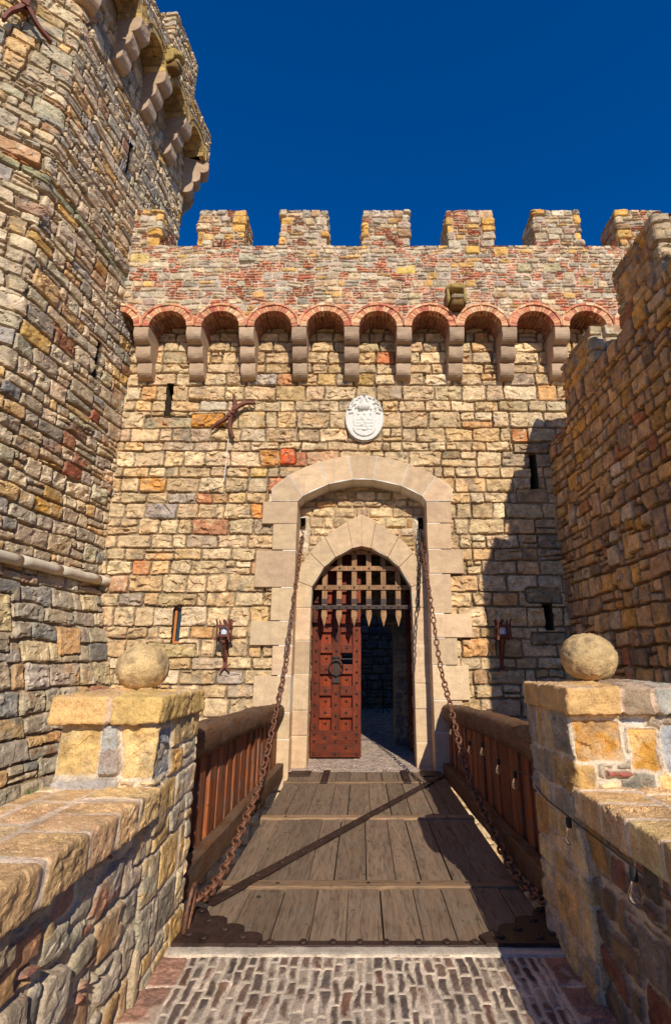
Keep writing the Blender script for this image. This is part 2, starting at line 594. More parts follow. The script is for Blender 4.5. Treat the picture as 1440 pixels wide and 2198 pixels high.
class Layout:
    """a patch of wall split into stones; s runs along, t runs up"""

    def __init__(self, s0, s1, t0, t1, seed, palette):
        self.b = (s0, s1, t0, t1)
        self.rng = random.Random(seed)
        self.np = np.random.default_rng(seed)
        self.palette = palette
        self.R = []          # s0,s1,t0,t1
        self.K = []          # colour or None
        self.over = []       # stones laid over the coursing

    def pick(self, palette=None, jit=0.12):
        w, c = palette or self.palette
        k = self.np.choice(len(w), p=w)
        q = c[k] * 0.96 + 0.04 * c[k].mean()
        return q * (1 + jit * self.np.standard_normal()) * (1 + 0.016 * self.np.standard_normal(3))

    def put(self, s0, s1, t0, t1, col=None):
        self.R.append((s0, s1, t0, t1))
        self.K.append(self.pick() if col is None else col)

    def lay(self, s0, s1, t0, t1, col=None):
        self.over.append((s0, s1, t0, t1, self.pick() if col is None else np.array(col)))

    def courses(self, hs, wmin, wmax, split=0.0, rows=None, region=None):
        r = self.rng
        s0, s1, t0, t1 = region or self.b
        z = t0
        edges = [t0]
        if rows is not None:
            edges = [q for q in rows if t0 - 1e-6 <= q <= t1 + 1e-6]
            if edges[0] > t0 + 1e-4:
                edges = [t0] + edges
            z = edges[-1]
        while z < t1 - 1e-6:
            h = r.uniform(*hs)
            if t1 - (z + h) < hs[0] * 0.6:
                h = t1 - z
            z += h
            edges.append(z)
        for a, b in zip(edges[:-1], edges[1:]):
            x = s0 - r.uniform(0, wmin)
            h = b - a
            while x < s1:
                w = r.uniform(wmin, wmax) * (0.75 + 0.5 * min(1.2, h / hs[1]))
                if r.random() < 0.14:
                    w *= 0.55
                if s1 - (x + w) < wmin * 0.5:
                    w = s1 - x + 0.02
                q = r.random()
                if q < split and h > 0.12:
                    k = r.uniform(0.35, 0.65)
                    self.put(x, x + w, a, a + h * k)
                    if r.random() < 0.5:
                        m = r.uniform(0.35, 0.65)
                        self.put(x, x + w * m, a + h * k, b)
                        self.put(x + w * m, x + w, a + h * k, b)
                    else:
                        self.put(x, x + w, a + h * k, b)
                else:
                    self.put(x, x + w, a, b)
                x += w
        return self

    def tall(self, n, w, h):
        """a few bigger stones that break through the coursing"""
        s0, s1, t0, t1 = self.b
        for _ in range(n):
            x, z = self.rng.uniform(s0, s1), self.rng.uniform(t0, t1)
            ww, hh = self.rng.uniform(*w), self.rng.uniform(*h)
            self.lay(x, x + ww, z, z + hh)
        return self

    def mixed(self, H, wmin, wmax, brick=0.4, bh=0.05, bands=None):
        """rubble blocks with packs of thin bricks between them"""
        r = self.rng
        s0, s1, t0, t1 = self.b
        z = t0
        while z < t1 - 1e-6:
            h = r.uniform(*H)
            if t1 - (z + h) < H[0] * 0.7:
                h = t1 - z
            x = s0 - r.uniform(0, wmin)
            while x < s1:
                w = r.uniform(wmin, wmax)
                if r.random() < brick:
                    w *= 1.15
                    n = max(1, int(round(h / bh)))
                    for k in range(n):
                        a, b = z + h * k / n, z + h * (k + 1) / n
                        cut = sorted([0, 1] + [r.uniform(0.25, 0.75) for _ in range(r.choice((0, 1, 1)))])
                        for c0, c1 in zip(cut[:-1], cut[1:]):
                            p = PAL_BRICK if r.random() < 0.85 else self.palette
                            self.put(x + w * c0, x + w * c1, a, b, self.pick(p))
                elif r.random() < 0.3 and h > 0.1:
                    k = r.uniform(0.35, 0.65)
                    self.put(x, x + w, z, z + h * k)
                    self.put(x, x + w, z + h * k, z + h)
                else:
                    self.put(x, x + w, z, z + h)
                x += w
            z += h
        return self


def relief(L, res, frame, gap=0.008, rnd=0.03, mort=0.035, bulge=0.02, rock=0.018, fac=0.02, warp=0.02, jit=0.05,
           mcol=MORT_WARM, stain=0.5, tints=(), mask=None, hextra=None, fsc=9.0, edge=0.02, seed=0, smear=0.0, rag=0.006, flat=1.0, blend=0.5, cr=0.009):
    """heightfield of the laid stones -> V, F, C"""
    s0, s1, t0, t1 = L.b
    ns, nt = max(4, int(round((s1 - s0) / res)) + 1), max(4, int(round((t1 - t0) / res)) + 1)
    s, t = np.linspace(s0, s1, ns), np.linspace(t0, t1, nt)
    S, T = [a.astype(np.float32) for a in np.meshgrid(s, t, indexing='ij')]
    sc = 1.0 / max(0.06, warp * 6 + 0.08)
    SW = S + warp * fbm(S * sc, T * sc, seed + 1, 2) + rag * vn(S / 0.03, T / 0.03, seed + 2)
    TW = T + warp * 0.8 * fbm(S * sc * 0.7, T * sc, seed + 5, 2) + rag * vn(S / 0.03, T / 0.03, seed + 6)
    R = np.array(L.R, np.float32)
    K = list(L.K)
    n = len(R)
    idr = np.zeros((ns, nt), np.int32) - 1
    ds, dt = (s1 - s0) / (ns - 1), (t1 - t0) / (nt - 1)
    for k in range(n):
        a, b, c, d = R[k]
        i0, i1 = int(np.ceil((a - s0) / ds)), int(np.ceil((b - s0) / ds))
        j0, j1 = int(np.ceil((c - t0) / dt)), int(np.ceil((d - t0) / dt))
        if i1 > 0 and j1 > 0:
            idr[max(0, i0):max(0, i1), max(0, j0):max(0, j1)] = k
    if (idr < 0).any():
        idr[idr < 0] = 0
    ii = np.clip(np.round((SW - s0) / ds).astype(np.int32), 0, ns - 1)
    jj = np.clip(np.round((TW - t0) / dt).astype(np.int32), 0, nt - 1)
    ID = idr[ii, jj]
    rg = np.random.default_rng(seed + 101)
    nall = n + len(L.over)
    G = gap * rg.uniform(0.4, 1.6, (nall, 4)).astype(np.float32)
    A = (jit * rg.standard_normal((nall, 4))).astype(np.float32)
    RR = rnd * rg.uniform(0.6, 1.5, nall).astype(np.float32)

    def dist(x, z, rc, g, a, rr):
        cx, cz = (rc[0] + rc[1]) / 2, (rc[2] + rc[3]) / 2
        hx, hz = (rc[1] - rc[0]) / 2, (rc[3] - rc[2]) / 2
        u, v = x - cx, z - cz
        dx = np.minimum(u + hx - g[0] - np.abs(a[0]) * hz * .5 + a[0] * v, hx - u - g[1] - np.abs(a[1]) * hz * .5 + a[1] * v)
        dy = np.minimum(v + hz - g[2] - np.abs(a[2]) * hx * .3 + a[2] * u * .6, hz - v - g[3] - np.abs(a[3]) * hx * .3 + a[3] * u * .6)
        rr = np.minimum(rr, 0.45 * np.minimum(hx, hz))
        cx_, cy_ = np.maximum(rr - dx, 0), np.maximum(rr - dy, 0)
        return np.where((dx < rr) & (dy < rr), rr - np.sqrt(cx_ * cx_ + cy_ * cy_), np.minimum(dx, dy))

    D = dist(SW, TW, [R[ID, q] for q in range(4)], [G[ID, q] for q in range(4)], [A[ID, q] for q in range(4)], RR[ID])
    for k, (a, b, c, d, col) in enumerate(L.over):
        m = n + k
        K.append(col)
        pad = 0.08 + warp
        i0, i1 = max(0, int((a - pad - s0) / ds)), min(ns, int((b + pad - s0) / ds) + 2)
        j0, j1 = max(0, int((c - pad - t0) / dt)), min(nt, int((d + pad - t0) / dt) + 2)
        if i1 <= i0 or j1 <= j0:
            continue
        sl = (slice(i0, i1), slice(j0, j1))
        dd = dist(SW[sl], TW[sl], (a, b, c, d), G[m] * 0.8, A[m] * 0.6, RR[m])
        inn = (SW[sl] > a) & (SW[sl] < b) & (TW[sl] > c) & (TW[sl] < d)
        D[sl] = np.where(inn, dd, np.minimum(D[sl], -dd - 2 * gap * 0.8 + 0.0))
        ID[sl] = np.where(inn, m, ID[sl])
    K = np.array(K, np.float32)
    # tints: recolour the stone that holds a given point
    for (a, b, col) in tints:
        i, j = int(round((a - s0) / ds)), int(round((b - t0) / dt))
        if 0 <= i < ns and 0 <= j < nt:
            K[ID[i, j]] = lin(*col)
    O1 = rg.uniform(0, 97, nall).astype(np.float32)[ID]
    O2 = rg.uniform(0, 89, nall).astype(np.float32)[ID]
    lvl = rg.uniform(-1, 1, nall).astype(np.float32)[ID]
    tlx = rg.uniform(-1, 1, nall).astype(np.float32)[ID]
    tlz = rg.uniform(-1, 1, nall).astype(np.float32)[ID]
    amp = rg.uniform(0.45, 1.5, nall).astype(np.float32)[ID]
    rn = fbm(S * fsc + O1, T * fsc * 1.4 + O2, seed + 11, 4, 0.55)
    fc = facets(S * fsc * 0.9 + O2, T * fsc * 1.25 + O1, seed + 3)
    prof = sstep(-0.002, edge, D)
    crown = 1 - np.exp(-np.maximum(D, 0) / cr)
    dn = np.clip(D / 0.05, 0, 1)
    cxx = (SW - (R[np.minimum(ID, n - 1), 0] + R[np.minimum(ID, n - 1), 1]) / 2)
    czz = (TW - (R[np.minimum(ID, n - 1), 2] + R[np.minimum(ID, n - 1), 3]) / 2)
    body = bulge * crown + dn * (rock * rn * amp + fac * fc * amp) + 0.35 * bulge * lvl + np.clip(0.06 * tlx * cxx + 0.08 * tlz * czz, -0.02, 0.02) * flat
    mn = fbm(S * 14, T * 14, seed + 21, 4, 0.6)
    mo = -mort * (0.75 + 0.5 * vn(S * 5, T * 5, seed + 8)) + 0.006 * mn
    H = mo * (1 - prof) + prof * body
    # colour
    K2 = K[rg.permutation(nall)]
    C = K[ID]
    bl = (sstep(0.0, 0.45, fbm(S * 7 + O2 * 1.7, T * 9 + O1 * 1.3, seed + 71, 3, 0.6)) * blend)[..., None]
    C = C * (1 - bl) + K2[ID] * bl
    pn = fbm(S * 6 + O1, T * 6 + O2, seed + 31, 3, 0.6)
    pf = fbm(S * 26 + O2, T * 26 + O1, seed + 33, 3, 0.6)
    C = C * (1 + 0.27 * pn + 0.28 * pf)[..., None]
    sa = (rg.random(nall) ** 2.5).astype(np.float32)[ID] * stain
    sm = sstep(0.0, 0.5, fbm(S * 5 + O2 * 2, T * 9 + O1, seed + 41, 3)) * sa
    sc_ = np.where((O1 > 60)[..., None], lin(170, 104, 52), lin(196, 146, 78)).astype(np.float32)
    C = C * (1 - sm[..., None]) + sc_ * sm[..., None]
    gm = sstep(0.15, 0.6, fbm(S * 7 + O1 * 3, T * 7 + O2, seed + 51, 3)) * (rg.random(nall) < 0.3).astype(np.float32)[ID] * 0.55
    C = C * (1 - gm[..., None]) + lin(112, 106, 96) * gm[..., None]
    pm = 1 - sstep(-0.001, 0.007, D)
    if smear:
        q = sstep(0.05, 0.35, fbm(S * 9, T * 6, seed + 61, 4, 0.6) - 0.25 + 0.5 * (1 - np.clip(D / 0.03, 0, 1)))
        pm = np.maximum(pm, q * smear)
        H = H * (1 - 0.8 * q * smear) + (mo * 0.3 + bulge * 0.6) * 0.8 * q * smear
    mc = (mcol * 1.0)[None, None, :] * (1 + 0.22 * mn)[..., None]
    C = C * (1 - pm[..., None]) + mc * pm[..., None]
    if hextra is not None:
        H = H + hextra(S, T)
    P, N = frame(S, T)
    V = (P + H[..., None] * N).reshape(-1, 3)
    Fq = grid_faces(ns, nt)
    if mask is not None:
        keep = mask(S, T)
        kf = keep[:-1, :-1] & keep[1:, :-1] & keep[1:, 1:] & keep[:-1, 1:]
        Fq = Fq[kf]
    Fq = Fq.reshape(-1, 4)
    C = np.clip(C, 0.004, 0.9).reshape(-1, 3)
    if mask is not None:
        used = np.zeros(len(V), bool)
        used[Fq.reshape(-1)] = True
        mp = np.cumsum(used) - 1
        V, C, Fq = V[used], C[used], mp[Fq]
    return V, Fq, C


def plane_frame(o, ds, dt):
    o, ds, dt = np.array(o, float), np.array(ds, float), np.array(dt, float)
    nn = np.cross(ds, dt)
    nn /= np.linalg.norm(nn)

    def f(S, T):
        P = o + S[..., None] * ds + T[..., None] * dt
        return P, np.broadcast_to(nn, P.shape)
    return f


class Path:
    """polyline in a plane with rounded corners; s is the length along it, normal to the right of travel"""

    def __init__(self, pts, r=0.05):
        self.p = np.array(pts, float)
        d = np.diff(self.p, axis=0)
        self.l = np.linalg.norm(d, axis=1)
        self.d = d / self.l[:, None]
        self.s = np.concatenate([[0], np.cumsum(self.l)])
        self.len = self.s[-1]
        self.r = r

    def at(self, S):
        k = np.clip(np.searchsorted(self.s, S, side='right') - 1, 0, len(self.l) - 1)
        pos = self.p[k] + (S - self.s[k])[..., None] * self.d[k]
        dr = self.d[k].copy()
        for c in range(1, len(self.l)):
            u = (S - self.s[c]) / self.r
            m = np.abs(u) < 1
            if not m.any():
                continue
            w = ((u[m] + 1) / 2)[:, None]
            a = self.p[c] - self.r * self.d[c - 1]
            b = self.p[c]
            e = self.p[c] + self.r * self.d[c]
            pos[m] = (1 - w) ** 2 * a + 2 * w * (1 - w) * b + w ** 2 * e
            q = (1 - w) * self.d[c - 1] + w * self.d[c]
            dr[m] = q / np.linalg.norm(q, axis=1)[:, None]
        return pos, np.stack([dr[..., 1], -dr[..., 0]], -1)


def wrap_frame(path, base=0.0):
    """path lies in plan (x, y), t is height"""
    def f(S, T):
        p, n = path.at(S)
        P = np.stack([p[..., 0], p[..., 1], base + T], -1)
        N = np.stack([n[..., 0], n[..., 1], np.zeros_like(T)], -1)
        return P, N
    return f


def section_frame(path, sign=1.0):
    """path lies in section (x, z) and is followed by t; s is the y coordinate"""
    def f(S, T):
        p, n = path.at(T)
        P = np.stack([p[..., 0], S, p[..., 1]], -1)
        N = np.stack([sign * n[..., 0], np.zeros_like(T), sign * n[..., 1]], -1)
        return P, N
    return f


def rock_block(geo, a, b, res, rnd=0.03, amp=0.02, seed=0, colf=None, sc=7.0):
    """rounded, rough hewn block between corners a and b"""
    a, b = np.array(a, float), np.array(b, float)
    c, h = (a + b) / 2, (b - a) / 2
    inner = h - rnd
    for ax in range(3):
        for sg in (-1, 1):
            u, v = (ax + 1) % 3, (ax + 2) % 3
            nu, nv = max(3, int(2 * h[u] / res) + 1), max(3, int(2 * h[v] / res) + 1)
            U, Vv = np.meshgrid(np.linspace(-h[u], h[u], nu), np.linspace(-h[v], h[v], nv), indexing='ij')
            Q = np.zeros(U.shape + (3,))
            Q[..., u], Q[..., v], Q[..., ax] = U, Vv, sg * h[ax]
            I = np.clip(Q, -inner, inner)
            N = Q - I
            N /= np.linalg.norm(N, axis=-1)[..., None]
            P = I + N * rnd
            W = P + c
            hgt = amp * (fbm3(W[..., 0] * sc, W[..., 1] * sc, W[..., 2] * sc, seed, 4, 0.55) + 0.5 * np.abs(fbm3(W[..., 0] * sc * 2.2, W[..., 1] * sc * 2.2, W[..., 2] * sc * 2.2, seed + 5, 3)))
            dcol = np.ones(P.shape) if colf is None else None
            if colf is not None:
                dcol, dh = colf(W)
                hgt = hgt + dh
            P = W + N * hgt[..., None]
            Fq = grid_faces(nu, nv).reshape(-1, 4)
            if sg < 0:
                Fq = Fq[:, ::-1]
            geo.add(P.reshape(-1, 3), Fq, dcol.reshape(-1, 3))
    return geo
# ------------------------------------------------------------------ the gate wall
YW, YP = 8.45, 7.95             # wall face, parapet face (it overhangs on corbels)
YF, YI, YR = 8.36, 8.70, 8.80   # gate frame front, inner arch front, recess rubble


def zw(py, Y=8.42):
    return float(PY(CX, py, Y)[2])


def xw(px, py, Y=8.42):
    return float(PY(px, py, Y)[0])


gate = thing('gate_wall', 'sunlit sandstone castle gate wall with battlements above the gateway', 'castle wall', (0, YW, GZ))

ROWS = sorted([zw(p) for p in (713, 732.6, 753.6, 779.5, 800, 826, 859, 882, 918, 947, 967, 1001, 1024, 1056, 1079, 1112, 1146, 1176, 1202, 1233, 1271, 1302, 1345, 1371, 1411, 1437, 1470, 1500, 1540, 1575, 1612)])
L = Layout(-4.9, 6.4, -1.75, 6.1, 5, PAL_GATE)
L.courses((0.15, 0.26), 0.24, 0.5, split=0.06, rows=ROWS)
SLITS = [(357, 369, 824, 891), (369, 386, 1303, 1379), (1139, 1152, 974, 1046), (1170, 1187, 1297, 1353)]
SLW = []
for (a, b, c, d) in SLITS:
    x0, x1 = xw(a, (c + d) / 2), xw(b, (c + d) / 2)
    z0, z1 = zw(d), zw(c)
    SLW.append((x0, x1, z0, z1))
# long sills and lintels of the slits
for (a, b, c, d, col) in ((310, 412, 892, 918, (176, 158, 122)), (338, 422, 1272, 1301, (180, 156, 114)), (316, 420, 1380, 1412, (192, 166, 116)),
                          (1100, 1178, 951, 973, (150, 128, 100)), (1110, 1178, 1047, 1078, (170, 142, 106)), (1142, 1215, 1356, 1385, (160, 138, 106)), (1130, 1206, 1262, 1294, (158, 138, 108)),
                          (411, 482, 888, 917, (204, 140, 58)), (600, 634, 962, 998, (216, 92, 40)), (556, 600, 962, 997, (196, 140, 78))):
    L.lay(xw(a, (c + d) / 2), xw(b, (c + d) / 2), zw(d), zw(c), lin(*col))
TN = []
for px, py, col in ((655, 975, (186, 124, 88)), (575, 1040, (196, 130, 92)), (295, 1215, (204, 136, 88)), (790, 800, (172, 138, 84)), (825, 766, (198, 122, 78)), (600, 804, (196, 138, 92)), (330, 1095, (164, 150, 138)),
                    (560, 1010, (206, 168, 96)), (700, 805, (200, 164, 108)), (1110, 935, (196, 130, 80)), (550, 1100, (214, 142, 78)), (320, 1044, (210, 150, 80)), (430, 1070, (190, 124, 88)), (470, 1130, (182, 128, 92)), (470, 860, (196, 178, 150))):
    TN.append((xw(px, py), zw(py), col))


def gate_mask(S, T):
    k = np.ones(S.shape, bool)
    for (x0, x1, z0, z1) in SLW:
        k &= ~((S > x0) & (S < x1) & (T > z0) & (T < z1))
    k &= ~((np.abs(S) < 1.16) & (T < 3.0))
    return k


g = Geo()
fr = plane_frame((0, YW, 0), (1, 0, 0), (0, 0, 1))
g.add(*relief(L, 0.0155, fr, gap=0.006, rnd=0.03, mort=0.055, bulge=0.018, rock=0.026, fac=0.030, warp=0.022, jit=0.045, mcol=MORT_WARM * .62, stain=0.45, tints=TN, mask=gate_mask, edge=0.010, seed=3, fsc=8.5))  # mortar darkened: shade of the deep joints is put into its colour
L = Layout(-4.9, 6.4, -4.2, -1.75, 6, PAL_GATE)
L.courses((0.18, 0.28), 0.26, 0.5)
g.add(*relief(L, 0.03, fr, gap=0.006, rnd=0.04, mort=0.03, bulge=0.02, rock=0.02, fac=0.02, mcol=MORT_WARM, seed=4, mask=lambda S, T: ~((np.abs(S) < 1.16) & (T > GZ - 0.1))))
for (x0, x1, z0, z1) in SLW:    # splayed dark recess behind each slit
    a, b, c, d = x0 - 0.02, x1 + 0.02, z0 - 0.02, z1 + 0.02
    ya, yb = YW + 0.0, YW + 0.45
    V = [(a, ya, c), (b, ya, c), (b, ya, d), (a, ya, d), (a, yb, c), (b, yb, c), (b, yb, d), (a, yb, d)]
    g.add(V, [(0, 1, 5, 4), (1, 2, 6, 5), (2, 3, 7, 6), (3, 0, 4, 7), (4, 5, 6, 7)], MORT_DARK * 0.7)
part(g.build('rusticated_masonry', M_STONE), gate)

# glazed slit on the left
x0, x1, z0, z1 = SLW[1]
fw = Geo()
for q in (((x0 - .01, YW + .10, z0 - .01), (x0 + .028, YW + .17, z1 + .01)), ((x1 - .012, YW + .10, z0 - .01), (x1 + .012, YW + .17, z1 + .01)), ((x0 + .028, YW + .10, z0 - .01), (x1 - .012, YW + .17, z0 + .025)), ((x0 + .028, YW + .10, z1 - .02), (x1 - .012, YW + .17, z1 + .012))):
    fw.box(*q)
wf = part(fw.build('window_frame', M_WINFRAME, bevel=0.003), gate)
wp = part(Geo().box((x0 + .02, YW + .125, z0), (x1, YW + .14, z1)).build('window_pane', M_PANE), wf)

# ---------------- corbels, brick arches, parapet
ZS, RA, PITCHC = 5.77, 0.34, 0.945
CORB = [-3.96 + PITCHC * k for k in range(-1, 12)]
BAYS = [(a + b) / 2 for a, b in zip(CORB[:-1], CORB[1:])]


def corbel_geo(w, H, proj, seed, lobes=3):
    """stack of rounded lobes; local x across, y outwards, z up from the foot; returns V, F"""
    pr = []
    lh, lp = H / lobes, proj / lobes
    for k in range(lobes):
        p = lp * (k + 1) + (0.035 if k == 0 else 0.0)
        r = min(lh * 0.55, lp * 1.05)
        z = k * lh
        pr += [(p - r + r * math.sin(a), z + r - r * math.cos(a)) for a in np.linspace(0, math.pi / 2, 7)]
        pr += [(p + 0.004, z + lh * 0.8), (p, z + lh * 0.955), (p - 0.022, z + lh * 0.997)]
    pr = [(-0.06, 0.0)] + pr + [(-0.06, H)]
    # resample the profile, then skin it across the width with rounded arrises
    nx = 9
    xs = np.array([-0.5, -0.485, -0.45, -0.25, 0, 0.25, 0.45, 0.485, 0.5]) * w
    sh = np.array([0.018, 0.006, 0, 0, 0, 0, 0, 0.006, 0.018])
    P = np.array(pr)
    n = len(P)
    rg = np.random.default_rng(seed)
    o = rg.uniform(0, 50)
    V = np.zeros((nx, n, 3))
    for i in range(nx):
        q = P.copy()
        if sh[i]:
            q[1:-1] = np.array([(a - sh[i], b) for a, b in P[1:-1]])
        ny = 0.016 * fbm(q[:, 1] * 9 + o, q[:, 0] * 9 + xs[i] * 8, seed, 3)
        nx_ = 0.006 * fbm(q[:, 1] * 9 + o, q[:, 0] * 9 + 7, seed + 3, 2) * (1 if xs[i] > 0 else -1)
        V[i, :, 0] = xs[i] + nx_
        V[i, :, 1] = q[:, 0] + ny
        V[i, :, 2] = q[:, 1]
    Fq = [(i * n + j, (i + 1) * n + j, (i + 1) * n + j + 1, i * n + j + 1) for i in range(nx - 1) for j in range(n - 1)]
    V = V.reshape(-1, 3)
    # cheeks, as a strip from the back line to the profile
    extra, F2 = [], []
    base = len(V)
    for i, rev in ((0, False), (nx - 1, True)):
        b0 = base + len(extra)
        for j in range(n):
            extra.append((V[i * n + j][0], -0.06, V[i * n + j][2]))
        for j in range(n - 1):
            f = (b0 + j, i * n + j, i * n + j + 1, b0 + j + 1)
            F2.append(f if not rev else f[::-1])
    return np.concatenate([V, np.array(extra)]), Fq + F2


def place_front(V, x, yface, z):
    W = V.copy()
    W[:, 0] = V[:, 0] + x
    W[:, 1] = yface - V[:, 1]
    W[:, 2] = V[:, 2] + z
    return W


for k, cx in enumerate(CORB):
    V, Fq = corbel_geo(0.27, 0.82, YW - YP + 0.02, 60 + k)
    cg = Geo().add(place_front(V, cx, YW, ZS - 0.82), Fq, np.array((1, 1, 1)) * (0.95 + 0.16 * TAB[k, 3]))
    part(cg.build('corbel', M_CORBEL, smooth=False, bevel=0), gate)


def clip_half(poly, half):
    """clip a polygon to |x| <= half (local x)"""
    for sg in (1, -1):
        out = []
        for i in range(len(poly)):
            a, b = poly[i], poly[(i + 1) % len(poly)]
            ia, ib = sg * a[0] <= half, sg * b[0] <= half
            if ia:
                out.append(a)
            if ia != ib:
                t = (sg * half - a[0]) / (b[0] - a[0])
                out.append((sg * half, a[1] + t * (b[1] - a[1])))
        poly = out
    return poly


def arch_bricks(geo, M, r0, r1, n, half, front, back, seed, palette, hood=True, squash=0.95, gapf=0.1):
    """ring of wedge bricks (local x,z; y outwards from face) plus a thin hood course"""
    rg = np.random.default_rng(seed)
    w, c = palette

    def ring(ra, rb, n, y0, y1, gf, shade=1.0):
        for k in range(n):
            g0 = math.pi * (k + gf / 2) / n
            g1 = math.pi * (k + 1 - gf / 2) / n
            ra_ = ra - rg.uniform(0, 0.006)
            poly = [(ra_ * math.cos(g0), ra_ * math.sin(g0) * squash), (rb * math.cos(g0), rb * math.sin(g0) * squash), (rb * math.cos(g1), rb * math.sin(g1) * squash), (ra_ * math.cos(g1), ra_ * math.sin(g1) * squash)]
            poly = clip_half(poly, half)
            if len(poly) < 3:
                continue
            col = c[rg.choice(len(w), p=w)] * (1 + 0.12 * rg.standard_normal()) * shade
            geo.prism(poly, -(y0 + rg.uniform(-.006, .008)), y1, np.clip(col, 0.01, 0.8), M)
    ring(r0, r1, n, front, back, gapf)
    if hood:
        ring(r1 + 0.004, r1 + 0.042, max(8, n // 2), front + 0.022, back, 0.04, 1.05)
    return geo


def soffit(geo, fr, r, depth, seed, palette, mcol, squash=0.95, bl=(0.16, 0.26), bw=0.07):
    """underside of an arch, brick by brick; fr maps (arc point, depth)"""
    n = 28
    arc = [(r * math.cos(math.pi * k / n), r * math.sin(math.pi * k / n) * squash) for k in range(n + 1)]
    pth = Path(arc, r=0.01)
    Ls = Layout(0, pth.len, 0, depth, seed, palette)
    k = 0.0
    while k < pth.len:
        q = -Ls.rng.uniform(0, bl[0])
        while q < depth:
            e = Ls.rng.uniform(*bl)
            Ls.put(k, k + bw, q, q + e)
            q += e
        k += bw

    def frame(S, T):
        p, nrm = pth.at(S)
        P = np.stack([p[..., 0], -T, p[..., 1]], -1)
        N = np.stack([-nrm[..., 0], 0 * T, -nrm[..., 1]], -1)
        return fr(P), fr(N, True)
    geo.add(*relief(Ls, 0.017, frame, gap=0.004, rnd=0.008, mort=0.012, bulge=0.006, rock=0.008, fac=0.0, warp=0.008, jit=0.02, mcol=mcol, stain=0.3, seed=seed, edge=0.01))


MB2 = PAL_BRICK
ARCHB = pal((4, 206, 146, 104), (3, 196, 124, 90), (2, 214, 160, 116), (1.4, 180, 100, 74), (1, 216, 176, 136))
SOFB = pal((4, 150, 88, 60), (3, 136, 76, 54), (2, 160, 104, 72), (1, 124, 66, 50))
for k, bx in enumerate(BAYS):
    M = Matrix.Translation((bx, YP, ZS))
    ag = Geo()
    arch_bricks(ag, M, RA, RA + 0.115, 21, PITCHC / 2 - 0.003, 0.035, 0.12, 300 + k, ARCHB)
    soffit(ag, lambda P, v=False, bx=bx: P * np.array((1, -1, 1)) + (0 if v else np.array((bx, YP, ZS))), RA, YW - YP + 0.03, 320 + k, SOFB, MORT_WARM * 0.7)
    for sx in (-1, 1):          # brick springer on top of the corbel
        pass
    part(ag.build('brick_arch', M_BRICK), gate)

ZT, ZM = 7.57, 8.42
L = Layout(-5.4, 6.6, ZS, ZT, 21, PAL_PARAPET)
L.mixed((0.09, 0.18), 0.12, 0.30, brick=0.34, bh=0.056)
for px, py, w, h, col in ((300, 553, 46, 22, (206, 176, 112)), (870, 578, 42, 18, (214, 178, 96)), (1012, 538, 34, 17, (206, 162, 84)), (1075, 540, 26, 20, (204, 160, 88)), (1182, 572, 36, 18, (182, 168, 128)), (1258, 602, 30, 18, (196, 150, 84)), (530, 555, 40, 18, (182, 170, 142)), (1125, 575, 30, 18, (182, 168, 128)), (290, 500, 30, 18, (206, 168, 96))):
    q0, q1 = PY(px - w / 2, py + h / 2, YP), PY(px + w / 2, py - h / 2, YP)
    L.lay(q0[0], q1[0], q0[2], q1[2], lin(*col))


def par_mask(S, T):
    k = np.ones(S.shape, bool)
    for bx in BAYS:
        k &= ~(((S - bx) ** 2 + ((T - ZS) / 0.95) ** 2) < (RA + 0.04) ** 2)
    return k


pg = Geo()
pg.add(*relief(L, 0.0145, plane_frame((0, YP, 0), (1, 0, 0), (0, 0, 1)), gap=0.0045, rnd=0.03, mort=0.022, bulge=0.012, rock=0.014, fac=0.016, warp=0.04, jit=0.12, mcol=MORT_PALE * .85, stain=0.25, seed=9, fsc=11, edge=0.009, smear=0.16, blend=.2, mask=par_mask))
LT = Layout(-5.4, 6.6, 0, 0.66, 22, PAL_PARAPET)
LT.courses((0.2, 0.3), 0.25, 0.5)
pg.add(*relief(LT, 0.03, plane_frame((0, YP, ZT), (1, 0, 0), (0, 1, 0)), gap=0.006, mort=0.015, bulge=0.012, rock=0.012, fac=0.012, mcol=MORT_PALE, seed=10))
LT = Layout(-5.4, 6.6, ZS, ZT, 23, PAL_PARAPET)
LT.courses((0.12, 0.2), 0.2, 0.4)
pg.add(*relief(LT, 0.04, plane_frame((0, YP + 0.66, 0), (-1, 0, 0), (0, 0, 1)) if False else plane_frame((0, YP + 0.66, 0), (1, 0, 0), (0, 0, 1)), gap=0.006, mort=0.0, bulge=0.0, rock=0.01, fac=0.0, mcol=MORT_PALE, seed=12))
part(pg.build('parapet', M_STONE), gate)

